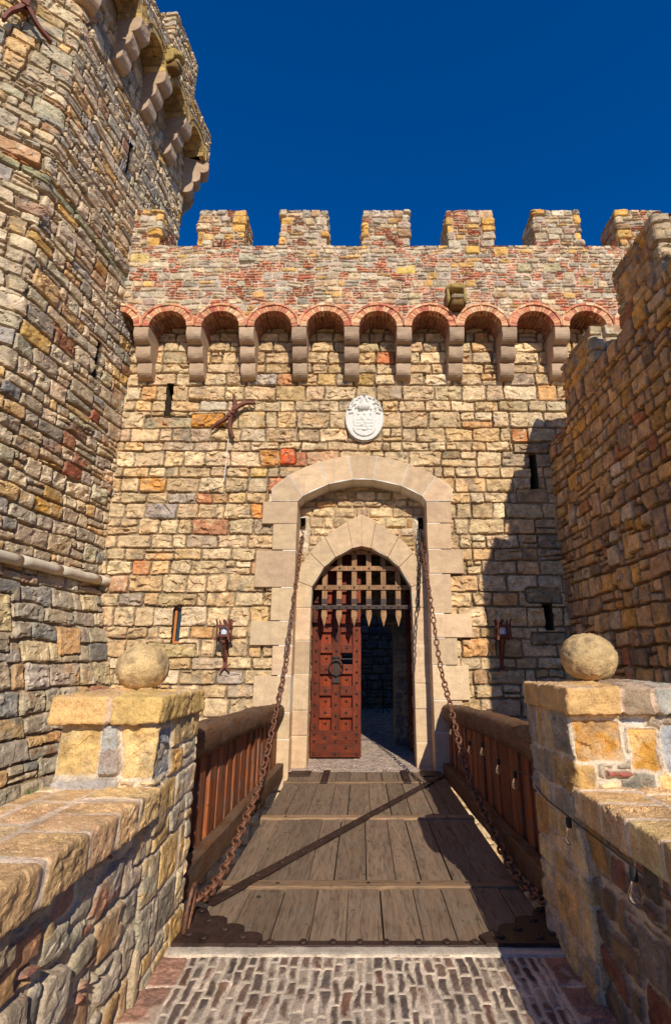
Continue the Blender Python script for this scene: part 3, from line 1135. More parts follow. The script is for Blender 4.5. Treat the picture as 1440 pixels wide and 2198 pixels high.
MER = [-4.30, -2.69, -1.11, 0.47, 2.09, 3.76, 5.37]
YEL = lin(216, 166, 88)
for k, mx in enumerate(MER):
    w, d = 0.89, 0.64
    pth = Path([(mx - w / 2, YP + d), (mx - w / 2, YP), (mx + w / 2, YP), (mx + w / 2, YP + d), (mx - w / 2, YP + d)], r=0.02)
    Lm = Layout(0, pth.len, 0, ZM - ZT, 40 + k, PAL_PARAPET)
    Lm.mixed((0.1, 0.19), 0.16, 0.3, brick=0.25, bh=0.05)
    z = 0.0
    s1, s2 = d, d + w
    while z < ZM - ZT - 0.06:   # bigger corner stones, many of them yellow tufa
        h = Lm.rng.uniform(0.12, 0.22)
        h = min(h, ZM - ZT - z)
        for sc_ in (s1, s2):
            if Lm.rng.random() < 0.8:
                a, b = Lm.rng.choice(((0.1, 0.24), (0.26, 0.12)))
                Lm.lay(sc_ - (a if sc_ == s1 else b), sc_ + (b if sc_ == s1 else a), z, z + h, YEL * Lm.rng.uniform(0.8, 1.1) if Lm.rng.random() < 0.42 else None)
        z += h
    mg = Geo()
    mg.add(*relief(Lm, 0.0145, wrap_frame(pth, ZT), gap=0.005, rnd=0.022, mort=0.03, bulge=0.018, rock=0.016, fac=0.018, warp=0.02, jit=0.06, mcol=MORT_PALE * .8, stain=0.25, seed=70 + k, fsc=11, edge=0.012, smear=0.25, blend=.3))
    Lc = Layout(0, w, 0, d, 80 + k, PAL_PARAPET)
    Lc.courses((0.2, 0.3), 0.2, 0.4)
    mg.add(*relief(Lc, 0.025, plane_frame((mx - w / 2, YP, ZM - 0.012), (1, 0, 0), (0, 1, 0)), gap=0.006, mort=0.012, bulge=0.012, rock=0.012, fac=0.01, mcol=MORT_PALE, seed=90 + k))
    part(mg.build('merlon', M_STONE), gate)

# ---------------- dressed stone gate frame


def zoom4(zx, zy):
    return 520 + zx / 2.769, 940 + zy / 2.769


def wp_(zx, zy, Y):
    p = PY(*zoom4(zx, zy), Y)
    return float(p[0]), float(p[2])


XL, XR = -1.09, 1.10
rgf = np.random.default_rng(5)
E = [wp_(*q, YF) for q in ((175, 375), (175, 300), (275, 220), (455, 140), (630, 105), (800, 105), (990, 155), (1150, 230), (1248, 300), (1248, 375))]
I = [wp_(*q, YF) for q in ((328, 378), (360, 345), (512, 275), (655, 247), (780, 249), (945, 285), (1068, 345), (1083, 378))]
E[0], E[1] = (E[0][0], E[0][1]), (E[1][0], E[1][1])
I[0], I[7] = (XL, E[0][1]), (XR, E[9][1])
vous = [[E[0], I[0], I[1], E[2], E[1]], [E[2], I[1], I[2], E[3]], [E[3], I[2], I[3], E[4]], [E[4], I[3], I[4], E[5]], [E[5], I[4], I[5], E[6]], [E[6], I[5], I[6], E[7]], [E[7], I[6], I[7], E[9], E[8]]]


def stone_tint(k=0.1):
    return np.clip(1 + k * rgf.standard_normal() + 0.012 * rgf.standard_normal(3), 0.7, 1.2)


def bulge_poly(p):
    """give the outer and inner edge of a wedge a slight curve"""
    a, b, c, d = p
    mid1 = ((b[0] + c[0]) / 2, (b[1] + c[1]) / 2 + 0.02)
    mid2 = ((d[0] + a[0]) / 2, (d[1] + a[1]) / 2 + 0.02)
    return [a, b, mid1, c, d, mid2]


frame_root = part(thing('gate_frame', None, None, (0, YF, GZ)), gate)
for p in vous:
    poly = bulge_poly(p) if len(p) == 4 else p
    q = Geo().prism(inset(poly, 0.0065), YF, YR + 0.12, stone_tint())
    part(q.build('arch_stone', M_ASHLAR, bevel=0.004), frame_root).matrix_parent_inverse = Matrix.Translation(frame_root.location).inverted()
LQ = [(120, 378, 510), (180, 510, 665), (75, 668, 887), (170, 889, 1086), (45, 1088, 1233), (175, 1235, 1412), (62, 1415, 1632), (150, 1635, 1792), (150, 1794, 1996)]
RQ = [(1243, 378, 505), (1243, 507, 660), (1313, 662, 806), (1243, 808, 1042), (1365, 1045, 1187), (1280, 1189, 1351), (1350, 1353, 1560), (1312, 1562, 1750), (1240, 1752, 1996)]


def zz(zy, Y):
    return float(PY(CX, 940 + zy / 2.769, Y)[2])


for lst, xi, side in ((LQ, XL, -1), (RQ, XR, 1)):
    for k, (zx, z0_, z1_) in enumerate(lst):
        zt, zb = zz(z0_, YF), zz(z1_, YF)
        if k == len(lst) - 1:
            zb = GZ - 0.25
        xo = wp_(zx, (z0_ + z1_) / 2, YF)[0]
        xi_ = xi + rgf.uniform(-.004, .004)
        lo, hi = min(xi_, xo), max(xi_, xo)
        q = Geo().box((lo + .003, YF + rgf.uniform(-.006, .006), zb + .004), (hi - .003, YR + .12, zt - .003), stone_tint())
        o = part(q.build('quoin_stone', M_ASHLAR, bevel=0.008), frame_root)
        o.matrix_parent_inverse = Matrix.Translation(frame_root.location).inverted()
# white lime joints behind the blocks
jg = Geo()
arch_out = [E[1], E[2], E[3], E[4], E[5], E[6], E[7], E[8]]
ins = 0.03
for a in range(7):
    p = inset(vous[a], 0.0)
    cxm = sum(v[0] for v in p) / len(p)
    czm = sum(v[1] for v in p) / len(p)
    jg.prism([(cxm + (v[0] - cxm) * 0.99, czm + (v[1] - czm) * 0.985) for v in p], YF + 0.001, YR + .1)
jg.box((XL - 0.22, YF + 0.009, GZ - .2), (XL - 0.006, YR + .1, E[0][1] - 0.01))
jg.box((XR + 0.006, YF + 0.009, GZ - .2), (XR + 0.22, YR + .1, E[0][1] - 0.01))
o = part(jg.build('gate_surround', M_LIME), gate)
JOINT1 = o

# inner pointed arch
JO = [(300, 1008), (330, 850), (400, 680), (490, 590), (625, 495), (712, 452)]
JI = [(388, 1008), (415, 885), (487, 768), (553, 710), (655, 655), (712, 643)]
WO = [wp_(*q, YI) for q in JO]
WI = [wp_(*q, YI) for q in JI]
WO[0] = (-1.22, WO[0][1])
WO[1] = (-1.16, WO[1][1] + 0.02)
WO[5], WI[5] = (0.0, WO[5][1]), (0.0, WI[5][1])
WI[0] = (-0.85, WO[0][1])


def curve_in(a, b, k=0.02):
    """mid point of an edge, pushed out from the opening"""
    mx_, mz_ = (a[0] + b[0]) / 2, (a[1] + b[1]) / 2
    d = math.hypot(mx_, mz_ - 0.86)
    return mx_ + mx_ / d * k, mz_ + (mz_ - 0.86) / d * k


arch_root = part(thing('pointed_arch', None, None, (0, YI, GZ)), gate)
INV2 = Matrix.Translation(arch_root.location).inverted()


def under(o, inv=INV2, root=None):
    o.parent = root or arch_root
    o.matrix_parent_inverse = inv
    return o


blocks = []
for k in range(4):
    a, b, c, d = WO[k], WI[k], WI[k + 1], WO[k + 1]
    blocks.append([a, b, curve_in(b, c), c, d, curve_in(d, a, 0.015)])
for p in blocks:
    for sg in (1, -1):
        q = Geo().prism(inset([(sg * x, z) for x, z in p], 0.0035), YI, YI + 0.26, stone_tint(0.06))
        under(q.build('arch_stone', M_ASHLAR, bevel=0.006))
key = [WO[4], WI[4], WI[5], (-WI[4][0], WI[4][1]), (-WO[4][0], WO[4][1]), WO[5]]
# a keystone is not convex at its foot: build it from its two halves
for sg in (1, -1):
    q = Geo().prism(inset([(sg * x, z) for x, z in (WO[4], WI[4], WI[5], WO[5])], 0.0012), YI - .004, YI + 0.26, np.array((1.02, 1.0, 0.98)))
    under(q.build('arch_stone', M_ASHLAR, bevel=0.003))
JZ = [WO[0][1]] + [zz(v, YI) for v in (1205, 1405, 1620, 1770)] + [GZ - .1]
JZ2 = [WO[0][1]] + [zz(v, YI) for v in (1230, 1460, 1612, 1812)] + [GZ - .1]
for sg, JJ in ((-1, JZ), (1, JZ2)):
    for k in range(5):
        q = Geo().box((min(sg * 0.85, sg * 1.22) + .002, YI + rgf.uniform(-.01, .008), JJ[k + 1] + .003), (max(sg * 0.85, sg * 1.22) - .002, YI + 0.26, JJ[k] - .003), stone_tint(0.07))
        under(q.build('jamb_stone', M_ASHLAR, bevel=0.016))
jg = Geo()
for sg in (-1, 1):
    jg.box((min(sg * 0.856, sg * 1.2), YI + .012, GZ - .1), (max(sg * 0.856, sg * 1.2), YI + 0.25, WO[0][1]))
    for k in range(5):
        a, b, c, d = WO[k], WI[k], WI[k + 1], WO[k + 1]
        m = np.mean([a, b, c, d], 0)
        jg.prism([(sg * (m[0] + (x - m[0]) * .98), m[1] + (z - m[1]) * .98) for x, z in (a, b, c, d)], YI + .008, YI + .25)
JOINT2 = part(jg.build('inner_arch', M_PALE), gate)
for root_, mesh_ in ((frame_root, JOINT1), (arch_root, JOINT2)):     # the stones hang under the mortar body of their arch
    for ch in [q for q in bpy.data.objects if q.parent is root_]:
        ch.parent = mesh_
        ch.matrix_parent_inverse = Matrix.Identity(4)
    bpy.data.objects.remove(root_)

# rubble in the recess over the pointed arch
L = Layout(-1.14, 1.14, 0.9, 3.12, 31, PAL_GATE)
L.courses((0.12, 0.22), 0.18, 0.36, split=0.08)
xs_, zs0, zs1 = 1.04, zw(1137, YR), zw(1113, YR)
for sg in (-1, 1):
    L.lay(sg * 1.06 - .14, sg * 1.06 + .14, zw(1185, YR), zw(1106, YR), lin(196, 180, 154))


def rec_mask(S, T):
    k = np.ones(S.shape, bool)
    inner = (np.abs(S) < 0.95) & (T < 2.15 - np.abs(S) * 0.75)
    k &= ~inner
    for sg in (-1, 1):
        k &= ~((np.abs(S - sg * xs_) < 0.042) & (T > zs0) & (T < zs1))
    return k


rg_ = Geo()
rg_.add(*relief(L, 0.013, plane_frame((0, YR, 0), (1, 0, 0), (0, 0, 1)), gap=0.006, rnd=0.03, mort=0.03, bulge=0.026, rock=0.02, fac=0.024, warp=0.02, jit=0.05, mcol=MORT_WARM, stain=0.6, seed=33, mask=rec_mask))
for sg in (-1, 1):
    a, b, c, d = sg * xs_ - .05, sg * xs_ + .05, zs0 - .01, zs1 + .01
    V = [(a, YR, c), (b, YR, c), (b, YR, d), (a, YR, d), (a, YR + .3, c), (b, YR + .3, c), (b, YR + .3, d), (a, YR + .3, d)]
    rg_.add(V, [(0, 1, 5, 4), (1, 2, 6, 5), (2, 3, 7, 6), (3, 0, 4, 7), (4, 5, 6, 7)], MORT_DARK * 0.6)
part(rg_.build('tympanum_masonry', M_STONE), gate)

# passage behind the gate: side walls, ceiling, rear arch
pg = Geo()
for sg in (-1, 1):
    L = Layout(9.12, 9.36, GZ - .05, 2.3, 51 + sg, PAL_GATE)
    L.courses((0.2, 0.32), 0.3, 0.5)
    pg.add(*relief(L, 0.03, plane_frame((sg * 0.88, 0, 0), (0, -sg, 0), (0, 0, 1)) if False else (lambda S, T, sg=sg: (np.stack([np.full(S.shape, sg * 0.885), S, T], -1), np.broadcast_to(np.array((-sg, 0, 0), float), S.shape + (3,)))), gap=.004, mort=.01, bulge=.008, rock=.006, fac=.006, mcol=MORT_PALE, seed=52 + sg))
    L = Layout(9.36, 11.4, GZ - .05, 2.3, 53 + sg, PAL_COURT)
    L.courses((0.16, 0.26), 0.24, 0.42)
    pg.add(*relief(L, 0.03, (lambda S, T, sg=sg: (np.stack([np.full(S.shape, sg * 1.02), S, T], -1), np.broadcast_to(np.array((-sg, 0, 0), float), S.shape + (3,)))), seed=55 + sg))
    pg.box((min(sg * .885, sg * 1.3), 9.355, GZ - .1), (max(sg * .885, sg * 1.3), 9.37, 2.4), lin(170, 146, 116))
L = Layout(-1.6, 1.6, GZ - .05, 2.4, 58, PAL_COURT)
L.courses((0.16, 0.26), 0.24, 0.42)
pg.add(*relief(L, 0.03, plane_frame((0, 10.85, 0), (1, 0, 0), (0, 0, 1)), seed=59, mask=lambda S, T: ~((np.abs(S) < 0.66) & ((T < 0.25) | (S ** 2 + (T - 0.25) ** 2 < 0.66 ** 2)))))
for sg in (-1, 1):
    pg.box((min(sg * .66, sg * .70), 10.86, GZ - .05), (max(sg * .66, sg * .70), 11.4, 0.5), MORT_WARM * 0.8)
pg.box((-1.7, 9.06, 2.28), (1.7, 11.4, 2.5), MORT_DARK)
pg.box((-1.5, 9.12, 1.9), (1.5, 9.2, 3.0), MORT_DARK)
part(pg.build('gate_passage', M_STONE, smooth=False), gate)
bk = Geo()
bk.box((-5.4, 11.42, -4.2), (-1.1, 11.6, 7.3), MORT_WARM)
bk.box((1.1, 11.42, -4.2), (6.4, 11.6, 7.3), MORT_WARM)
bk.box((-1.1, 11.42, 2.4), (1.1, 11.6, 7.3), MORT_WARM)
bk.box((-5.4, 8.62, 7.0), (6.4, 11.42, 7.2), MORT_WARM)
bk.box((1.72, 8.95, -1.6), (1.8, 11.4, 6.9), MORT_WARM)
bk.box((-1.8, 8.95, -1.6), (-1.72, 11.4, 6.9), MORT_WARM)
part(bk.build('rear_wall', M_STONE), gate)
# ------------------------------------------------------------------ the octagonal tower on the left
C1 = np.array((-4.62, 5.88))
D2 = np.array((0.12, 1.0)) / np.hypot(0.12, 1)


def rot(v, deg):
    a = math.radians(deg)
    return np.array((v[0] * math.cos(a) - v[1] * math.sin(a), v[0] * math.sin(a) + v[1] * math.cos(a)))


SIDE = 3.65
D1, D3, D0 = rot(D2, -45), rot(D2, 45), rot(D2, -90)
C2 = C1 + D2 * SIDE
C3 = C2 + D3 * SIDE
C0 = C1 - D1 * SIDE
CM = C0 - D0 * SIDE
CORN = [CM, C0, C1, C2, C3]
tower = thing('octagonal_tower', 'tall rubble stone tower with corbelled top rising left of the gate', 'tower', (float(C1[0]) - 4, float(C1[1]) + 2.2, -4.1))
pth = Path([C1 - D1 * 2.6, C1, C2, C2 + D3 * 1.6], r=0.05)
ZSTR = 1.24
L = Layout(0, pth.len, -1.9, 11.3, 101, PAL_TOWER)
L.courses((0.15, 0.32), 0.2, 0.5, split=0.2)
L.tall(80, (0.26, 0.5), (0.26, 0.42))
s_c = 2.6


def tow(px, py):
    """photo point on the facet by the gate -> (s, z)"""
    d = ray(px, py)
    # plane through C1 with direction D2
    nrm = np.array((D2[1], -D2[0]))
    t = nrm.dot(C1) / nrm.dot(d[:2])
    p = d * t
    return s_c + (p[:2] - C1).dot(D2), p[2]


# flat greenish string of slabs and a few telling stones
zb = 6.72
x = 1.1
while x < 5.9:
    w = L.rng.uniform(0.34, 0.6)
    L.lay(x, x + w, zb, zb + 0.15, lin(150, 150, 118) * L.rng.uniform(0.92, 1.08))
    x += w
TT = []
for px, py, col in ((206, 900, (158, 92, 66)), (165, 1000, (150, 84, 60)), (140, 735, (166, 110, 76)), (215, 560, (178, 128, 74)), (160, 910, (128, 96, 82)), (100, 1360, (164, 98, 72)), (130, 1085, (206, 156, 76)), (92, 480, (108, 110, 114)), (110, 1345, (160, 96, 70)), (140, 1355, (104, 110, 116)), (40, 1370, (170, 126, 76)), (60, 320, (184, 112, 62))):
    a, b = tow(px, py)
    TT.append((a, b, col))
TSL = []
for (px, py, w, h) in ((277, 340, 0.1, 0.75), (208, 772, 0.1, 0.7)):
    a, b = tow(px, py)
    TSL.append((a - w / 2, a + w / 2, b - h / 2, b + h / 2))


def tow_mask(S, T):
    k = np.ones(S.shape, bool)
    for (a, b, c, d) in TSL:
        k &= ~((S > a) & (S < b) & (T > c) & (T < d))
    return k


def batter(S, T):
    z = np.maximum(0, ZSTR - T)
    return 0.25 * z


tg = Geo()
kw = dict(gap=0.007, rnd=0.025, mort=0.055, bulge=0.014, rock=0.018, fac=0.021, warp=0.04, jit=0.10, mcol=MORT_WARM * .7, stain=0.6, edge=0.010, fsc=8)  # darkened mortar colour stands in for shade between the stones
Lu = L
tg.add(*relief(Lu, 0.0175, wrap_frame(pth), tints=TT, mask=lambda S, T: tow_mask(S, T) & (T > ZSTR), seed=103, **kw))
Lb = Layout(0, pth.len, -4.1, ZSTR + .05, 104, PAL_TOWER)
Lb.palette = pal((4, 194, 172, 138), (4, 182, 164, 136), (3, 168, 154, 132), (1.6, 208, 164, 106), (0.5, 176, 118, 84), (0.6, 140, 134, 122), (1, 206, 180, 134))
Lb.courses((0.16, 0.36), 0.24, 0.56, split=0.2)
Lb.tall(26, (0.4, 0.7), (0.3, 0.48))
tg.add(*relief(Lb, 0.0175, wrap_frame(pth), hextra=batter, tints=[(*tow(px, py), c) for px, py, c in ((210, 1345, (158, 96, 70)), (235, 1345, (110, 116, 122)), (268, 1360, (112, 112, 116)))], seed=105, **kw))
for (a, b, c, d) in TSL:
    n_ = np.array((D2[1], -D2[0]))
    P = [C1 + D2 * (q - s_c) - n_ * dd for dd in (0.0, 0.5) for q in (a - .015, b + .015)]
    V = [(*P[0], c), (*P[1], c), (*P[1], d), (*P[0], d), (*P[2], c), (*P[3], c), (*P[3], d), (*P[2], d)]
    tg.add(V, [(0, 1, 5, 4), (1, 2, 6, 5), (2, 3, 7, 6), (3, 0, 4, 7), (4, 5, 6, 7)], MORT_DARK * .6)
part(tg.build('rubble_shaft', M_STONE), tower)
# plain remainder of the shaft, out of the picture
rg2 = Geo()
P_ = [C2 + D3 * 1.55, C3, C3 + rot(D2, 90) * SIDE, C0 - D0 * SIDE, C0, C1 - D1 * 2.55]
pthb = Path(P_, r=0.1)
Lr = Layout(0, pthb.len, -4.1, 11.3, 107, PAL_TOWER)
Lr.courses((0.18, 0.32), 0.3, 0.55)
rg2.add(*relief(Lr, 0.07, wrap_frame(pthb), mort=.02, bulge=.01, rock=.01, fac=.01, seed=108))
part(rg2.build('shaft_rear', M_STONE), tower)
# half round pale string course
sg_ = Geo()
off = np.array((D2[1], -D2[0]))
n1 = np.array((D1[1], -D1[0]))
mid = (off + n1) / np.linalg.norm(off + n1)
A_ = C1 - D1 * 2.6
x = 0.0
for (p, d, ln) in ((A_, D1, 2.6), (C1, D2, SIDE)):
    q = 0.0
    while q < ln:
        e = min(ln, q + rgf.uniform(0.6, 1.0))
        a, b = p + d * (q + .004), p + d * (e - .004)
        pts = [(*(a + (b - a) * t), ZSTR + 0.0) for t in np.linspace(0, 1, 6)]
        sg_.tube([(x_ + d[1] * 0.095, y_ - d[0] * 0.095, z_ + .004 * rgf.standard_normal()) for x_, y_, z_ in pts], 0.076, 12, col=np.array((1, 1, 1)) * rgf.uniform(1.0, 1.16))
        q = e
part(sg_.build('string_course', M_PALE, smooth=True), tower)

# ---- machicolated gallery
OFF = 0.44
ZC, HC = 10.45, 1.02            # foot of the corbels, their height
ZA = ZC + HC
GP = SIDE / 4
TOWARCH = pal((4, 196, 162, 98), (3, 184, 150, 92), (2, 172, 142, 98), (1, 206, 172, 112))


def facet_m(c, d, out=0.0):
    """matrix: local x along the facet, y inwards, z up"""
    n = np.array((d[1], -d[0]))
    o = c + n * out
    return Matrix(((d[0], -n[0], 0, o[0]), (d[1], -n[1], 0, o[1]), (0, 0, 1, 0), (0, 0, 0, 1)))


for fi, (c, d) in enumerate(((C0, D1), (C1, D2), (C2, D3))):
    M = facet_m(c, d)
    for k in range(0, 5):
        if fi != 1 and (k == 0 if fi == 2 else k == 4):
            continue
        if fi == 1 and k in (0, 4):
            ang = facet_m(c + d * (GP * k), rot(d, -22.5 if k == 0 else 22.5))
            Mk, pr = ang, OFF * 1.08
        else:
            Mk, pr = M @ Matrix.Translation((GP * k, 0, 0)), OFF
        V, Fq = corbel_geo(0.30, HC, pr + .03, 130 + fi * 7 + k)
        V = V * np.array((1, -1, 1)) + np.array((0, 0, ZC))
        o = part(Geo().add(xf(V, Mk), [f[::-1] for f in Fq] if False else Fq, np.array((1, 1, 1)) * (1.02 + .15 * TAB[k, fi])).build('corbel', M_CORBEL), tower)
    for k in range(4):
        bx = GP * (k + 0.5)
        Mo = facet_m(c, d, OFF) @ Matrix.Translation((bx, 0, ZA))
        ag = Geo()
        arch_bricks(ag, Mo, 0.315, 0.315 + 0.13, 9, GP / 2 - .003, 0.02, 0.1, 340 + fi * 5 + k, TOWARCH, squash=1.0, gapf=0.06)

        def fr_(P, v=False, Mo=Mo):
            Mn = np.array(Mo)
            P = P * np.array((1, -1, 1))
            return P @ Mn[:3, :3].T + (0 if v else Mn[:3, 3])
        soffit(ag, fr_, 0.315, OFF + .03, 360 + fi * 5 + k, TOWARCH, MORT_WARM * .8, squash=1.0, bl=(0.5, 0.6), bw=0.15)
        part(ag.build('stone_arch', M_STONE), tower)
k_ = OFF * math.tan(math.radians(22.5))


def off_corner(c, da, db):
    na, nb = np.array((da[1], -da[0])), np.array((db[1], -db[0]))
    m = na + nb
    return c + m * (OFF / (1 + na.dot(nb)))


G0 = off_corner(C0, D0, D1)
G1, G2, G3 = off_corner(C1, D1, D2), off_corner(C2, D2, D3), off_corner(C3, D3, rot(D2, 90))
gp = Path([G1 - D1 * 1.6, G1, G2, G3], r=0.06)
ZGT, ZGM = 12.45, 13.45
Lg = Layout(0, gp.len, ZA, ZGT, 141, PAL_TOWER)
Lg.courses((0.10, 0.22), 0.16, 0.4, split=0.25)
bays = [1.6 + k_ + GP * (k + .5) for k in range(4)] + [1.6 + np.linalg.norm(G2 - G1) + k_ + GP * (k + .5) for k in range(4)] + [1.6 - k_ - GP * .5]


def gal_mask(S, T):
    k = np.ones(S.shape, bool)
    for b in bays:
        k &= ~((S - b) ** 2 + (T - ZA) ** 2 < 0.355 ** 2)
    return k


gg = Geo()
gg.add(*relief(Lg, 0.022, wrap_frame(gp), mask=gal_mask, seed=143, **kw))
inr = Path([G1 - D1 * 1.6 - n1 * .5, G1 - mid * .54, G2 - (off + np.array((D3[1], -D3[0]))) * .27, G3 - np.array((D3[1], -D3[0])) * .5], r=.05)
sI = np.linspace(0, inr.len, 40)
pI, _ = inr.at(sI)
pO, _ = gp.at(sI / inr.len * gp.len)
V, Fs = [], []
for k in range(40):
    V += [(*pO[k], ZGT - .004), (*pI[k], ZGT - .004), (*pI[k], ZGT - 1.2)]
for k in range(39):
    a = 3 * k
    Fs += [(a, a + 3, a + 4, a + 1), (a + 1, a + 4, a + 5, a + 2)]
gg.add(V, Fs, MORT_WARM)
part(gg.build('gallery_parapet', M_STONE), tower)
# gallery floor closes the gap behind the arches
fg = Geo()
for (a, b, ga, gb) in ((C1, C2, G1, G2), (C2, C3, G2, G3), (C1 - D1 * 2.6, C1, G1 - D1 * 2.6, G1)):
    fg.add([(*a, ZA + .42), (*b, ZA + .42), (*gb, ZA + .42), (*ga, ZA + .42)], [(0, 1, 2, 3)], MORT_DARK)
part(fg.build('gallery_floor', M_STONE), tower)
for (c, d, a, b) in ((G1, D2, 1.98, 3.05), (G1, D2, -0.1, 0.72), (G2, D3, 0.75, 1.8)):
    n = np.array((d[1], -d[0]))
    p = [c + d * a - n * .45, c + d * a, c + d * b, c + d * b - n * .45, c + d * a - n * .45]
    mp = Path(p, r=.02)
    Lm = Layout(0, mp.len, 0, ZGM - ZGT, int(150 + a * 10), PAL_TOWER)
    Lm.courses((0.1, 0.2), 0.16, 0.36, split=.2)
    mg = Geo()
    mg.add(*relief(Lm, 0.022, wrap_frame(mp, ZGT), seed=151 + int(a * 3), **kw))
    mg.add([(*p[0], ZGM - .02), (*p[1], ZGM - .02), (*p[2], ZGM - .02), (*p[3], ZGM - .02)], [(0, 1, 2, 3)], MORT_WARM)
    part(mg.build('merlon', M_STONE), tower)

# ------------------------------------------------------------------ side wall on the right, stepping down to the gate
XS, YE = 3.33, 2.72
side = thing('side_curtain_wall', 'shaded brown rubble wall with stepped battlements right of the gate', 'castle wall', (XS + .5, 5.5, -4.1))
sp_ = Path([(XS, 8.5), (XS, YE), (XS + 1.2, YE)], r=.05)
L = Layout(0, sp_.len, -4.1, 4.14, 161, PAL_RIGHT)
L.courses((0.13, 0.27), 0.15, 0.34, split=0.2)
L.tall(110, (0.2, 0.36), (0.22, 0.36))


def top_mask(S, T):
    y = 8.5 - S
    top = np.where(y > 7.56, 3.68, np.where(y > 6.45, 4.14, np.where(y > 5.66, 4.06, 4.14)))
    return T <= top


kr = dict(gap=0.007, rnd=0.025, mort=0.06, bulge=0.013, rock=0.015, fac=0.017, warp=0.03, jit=0.10, mcol=MORT_DEEP, stain=0.5, edge=0.012, fsc=8)
wg = Geo()
wg.add(*relief(L, 0.0165, wrap_frame(sp_), mask=top_mask, seed=163, **kr))
Lt = Layout(0, 5.8, 0, .62, 165, PAL_RIGHT)
Lt.courses((0.2, 0.3), 0.2, 0.4)
for (ya, yb, z) in ((YE, 5.66, 4.10), (5.66, 6.47, 4.05), (6.47, 7.56, 4.10), (7.56, 8.45, 3.66)):
    Lt = Layout(0, yb - ya, 0, .62, int(165 + ya), PAL_RIGHT)
    Lt.courses((0.2, 0.3), 0.2, 0.4)
    wg.add(*relief(Lt, .025, plane_frame((XS + .62, ya, z), (0, 1, 0), (-1, 0, 0)), mort=.02, bulge=.014, rock=.014, fac=.014, mcol=MORT_PALE, seed=166))
    wg.add([(XS + .62, ya, -4.1), (XS + .62, yb, -4.1), (XS + .62, yb, z), (XS + .62, ya, z)], [(0, 1, 2, 3)], MORT_DARK)
wg.add([(XS, 7.56, 3.6), (XS + .62, 7.56, 3.6), (XS + .62, 7.56, 4.12), (XS, 7.56, 4.12)], [(0, 1, 2, 3)], MORT_DARK)
part(wg.build('rubble_wall', M_STONE), side)
for k, (ya, yb, z0_, z1_) in enumerate(((4.70, 5.68, 4.08, 4.95), (6.45, 7.56, 4.08, 4.72), (YE, 3.72, 4.12, 4.95))):
    pth_ = Path([(XS + .62, yb), (XS, yb), (XS, ya), (XS + .62, ya), (XS + .62, yb)], r=.03)
    Lm = Layout(0, pth_.len, 0, z1_ - z0_, 171 + k, PAL_RIGHT)
    Lm.courses((0.12, 0.24), 0.16, 0.36, split=.15)
    s_end = .62 + (yb - ya)
    # the end that looks at the visitor is laid in pale mortar with lighter stone
    zq = 0.0
    while zq < z1_ - z0_ - .05:
        h = Lm.rng.uniform(.16, .26)
        Lm.lay(s_end - .16, s_end + .2, zq, min(zq + h, z1_ - z0_), lin(190, 168, 136) * Lm.rng.uniform(.85, 1.05))
        Lm.lay(s_end + .2, s_end + .62, zq, min(zq + h, z1_ - z0_), lin(184, 166, 138) * Lm.rng.uniform(.85, 1.05))
        zq += h
    mg = Geo()
    mg.add(*relief(Lm, 0.0165, wrap_frame(pth_, z0_), seed=175 + k, **dict(kr, mcol=MORT_PALE * .8)))
    Lc = Layout(0, yb - ya, 0, .62, 180 + k, PAL_RIGHT)
    Lc.courses((0.2, 0.3), 0.2, 0.4)
    mg.add(*relief(Lc, .025, plane_frame((XS + .62, ya, z1_ - .012), (0, 1, 0), (-1, 0, 0)), mort=.015, bulge=.014, rock=.014, fac=.012, mcol=MORT_PALE, seed=182 + k))
    part(mg.build('merlon', M_STONE), side)
# ------------------------------------------------------------------ ground, paving, causeway
def sheet_box(name, a, b, mat, kind=None, col=None):
    o = Geo().box(a, b, col).build(name, mat)
    if kind:
        o['kind'] = kind
    return o


gr = Geo()
R_ = 300.0
gr.add([(-R_, -R_, -4.1), (R_, -R_, -4.1), (R_, R_, -4.1), (-R_, R_, -4.1)], [(0, 1, 2, 3)])
tag(gr.build('ground', M_EARTH), kind='structure')


def brick_columns(L, x0, x1, y0, y1, w=(0.048, 0.064), l=(0.13, 0.24)):
    x = x0
    while x < x1 - 0.01:
        ww = min(L.rng.uniform(*w), x1 - x)
        y = y0 - L.rng.uniform(0, l[1])
        while y < y1:
            e = L.rng.uniform(*l)
            L.put(x, x + ww, y, min(y + e, y1))
            y += e
        x += ww


RED_SLAB = lin(172, 128, 106)
pv = Geo()
for (ya, yb, res) in ((2.55, 3.56, 0.0062), (-3.0, 2.55, 0.03)):
    L = Layout(-1.2, 1.26, ya, yb, 201, PAL_COB)
    ye = 3.47 if yb > 3 else yb
    L.put(-1.2, 1.26, ya, yb, MORT_PALE)
    brick_columns(L, -0.95, 1.0, ya, ye)
    for xa, xb in ((-1.2, -0.95), (1.0, 1.26)):
        y = ya
        while y < ye:
            e = L.rng.uniform(.26, .36)
            L.put(xa, xb, y, min(y + e, ye), RED_SLAB * L.rng.uniform(.85, 1.1))
            y += e
    pv.add(*relief(L, res, plane_frame((0, 0, GZ - .008), (1, 0, 0), (0, 1, 0)), gap=0.006, rnd=0.007, mort=0.006, bulge=0.004, rock=0.007, fac=0.004, warp=0.012, jit=0.05, mcol=lin(208, 188, 164), stain=0.1, seed=203, fsc=26, edge=0.006, smear=0.52, rag=0.004, flat=0.1))
tag(pv.build('brick_paving', M_COBBLE), kind='structure')
cz = Geo()
cz.box((-1.68, -3, -4.2), (1.78, 3.50, GZ - .03), MORT_WARM * .8)
tag(cz.build('causeway', M_STONE), kind='structure')
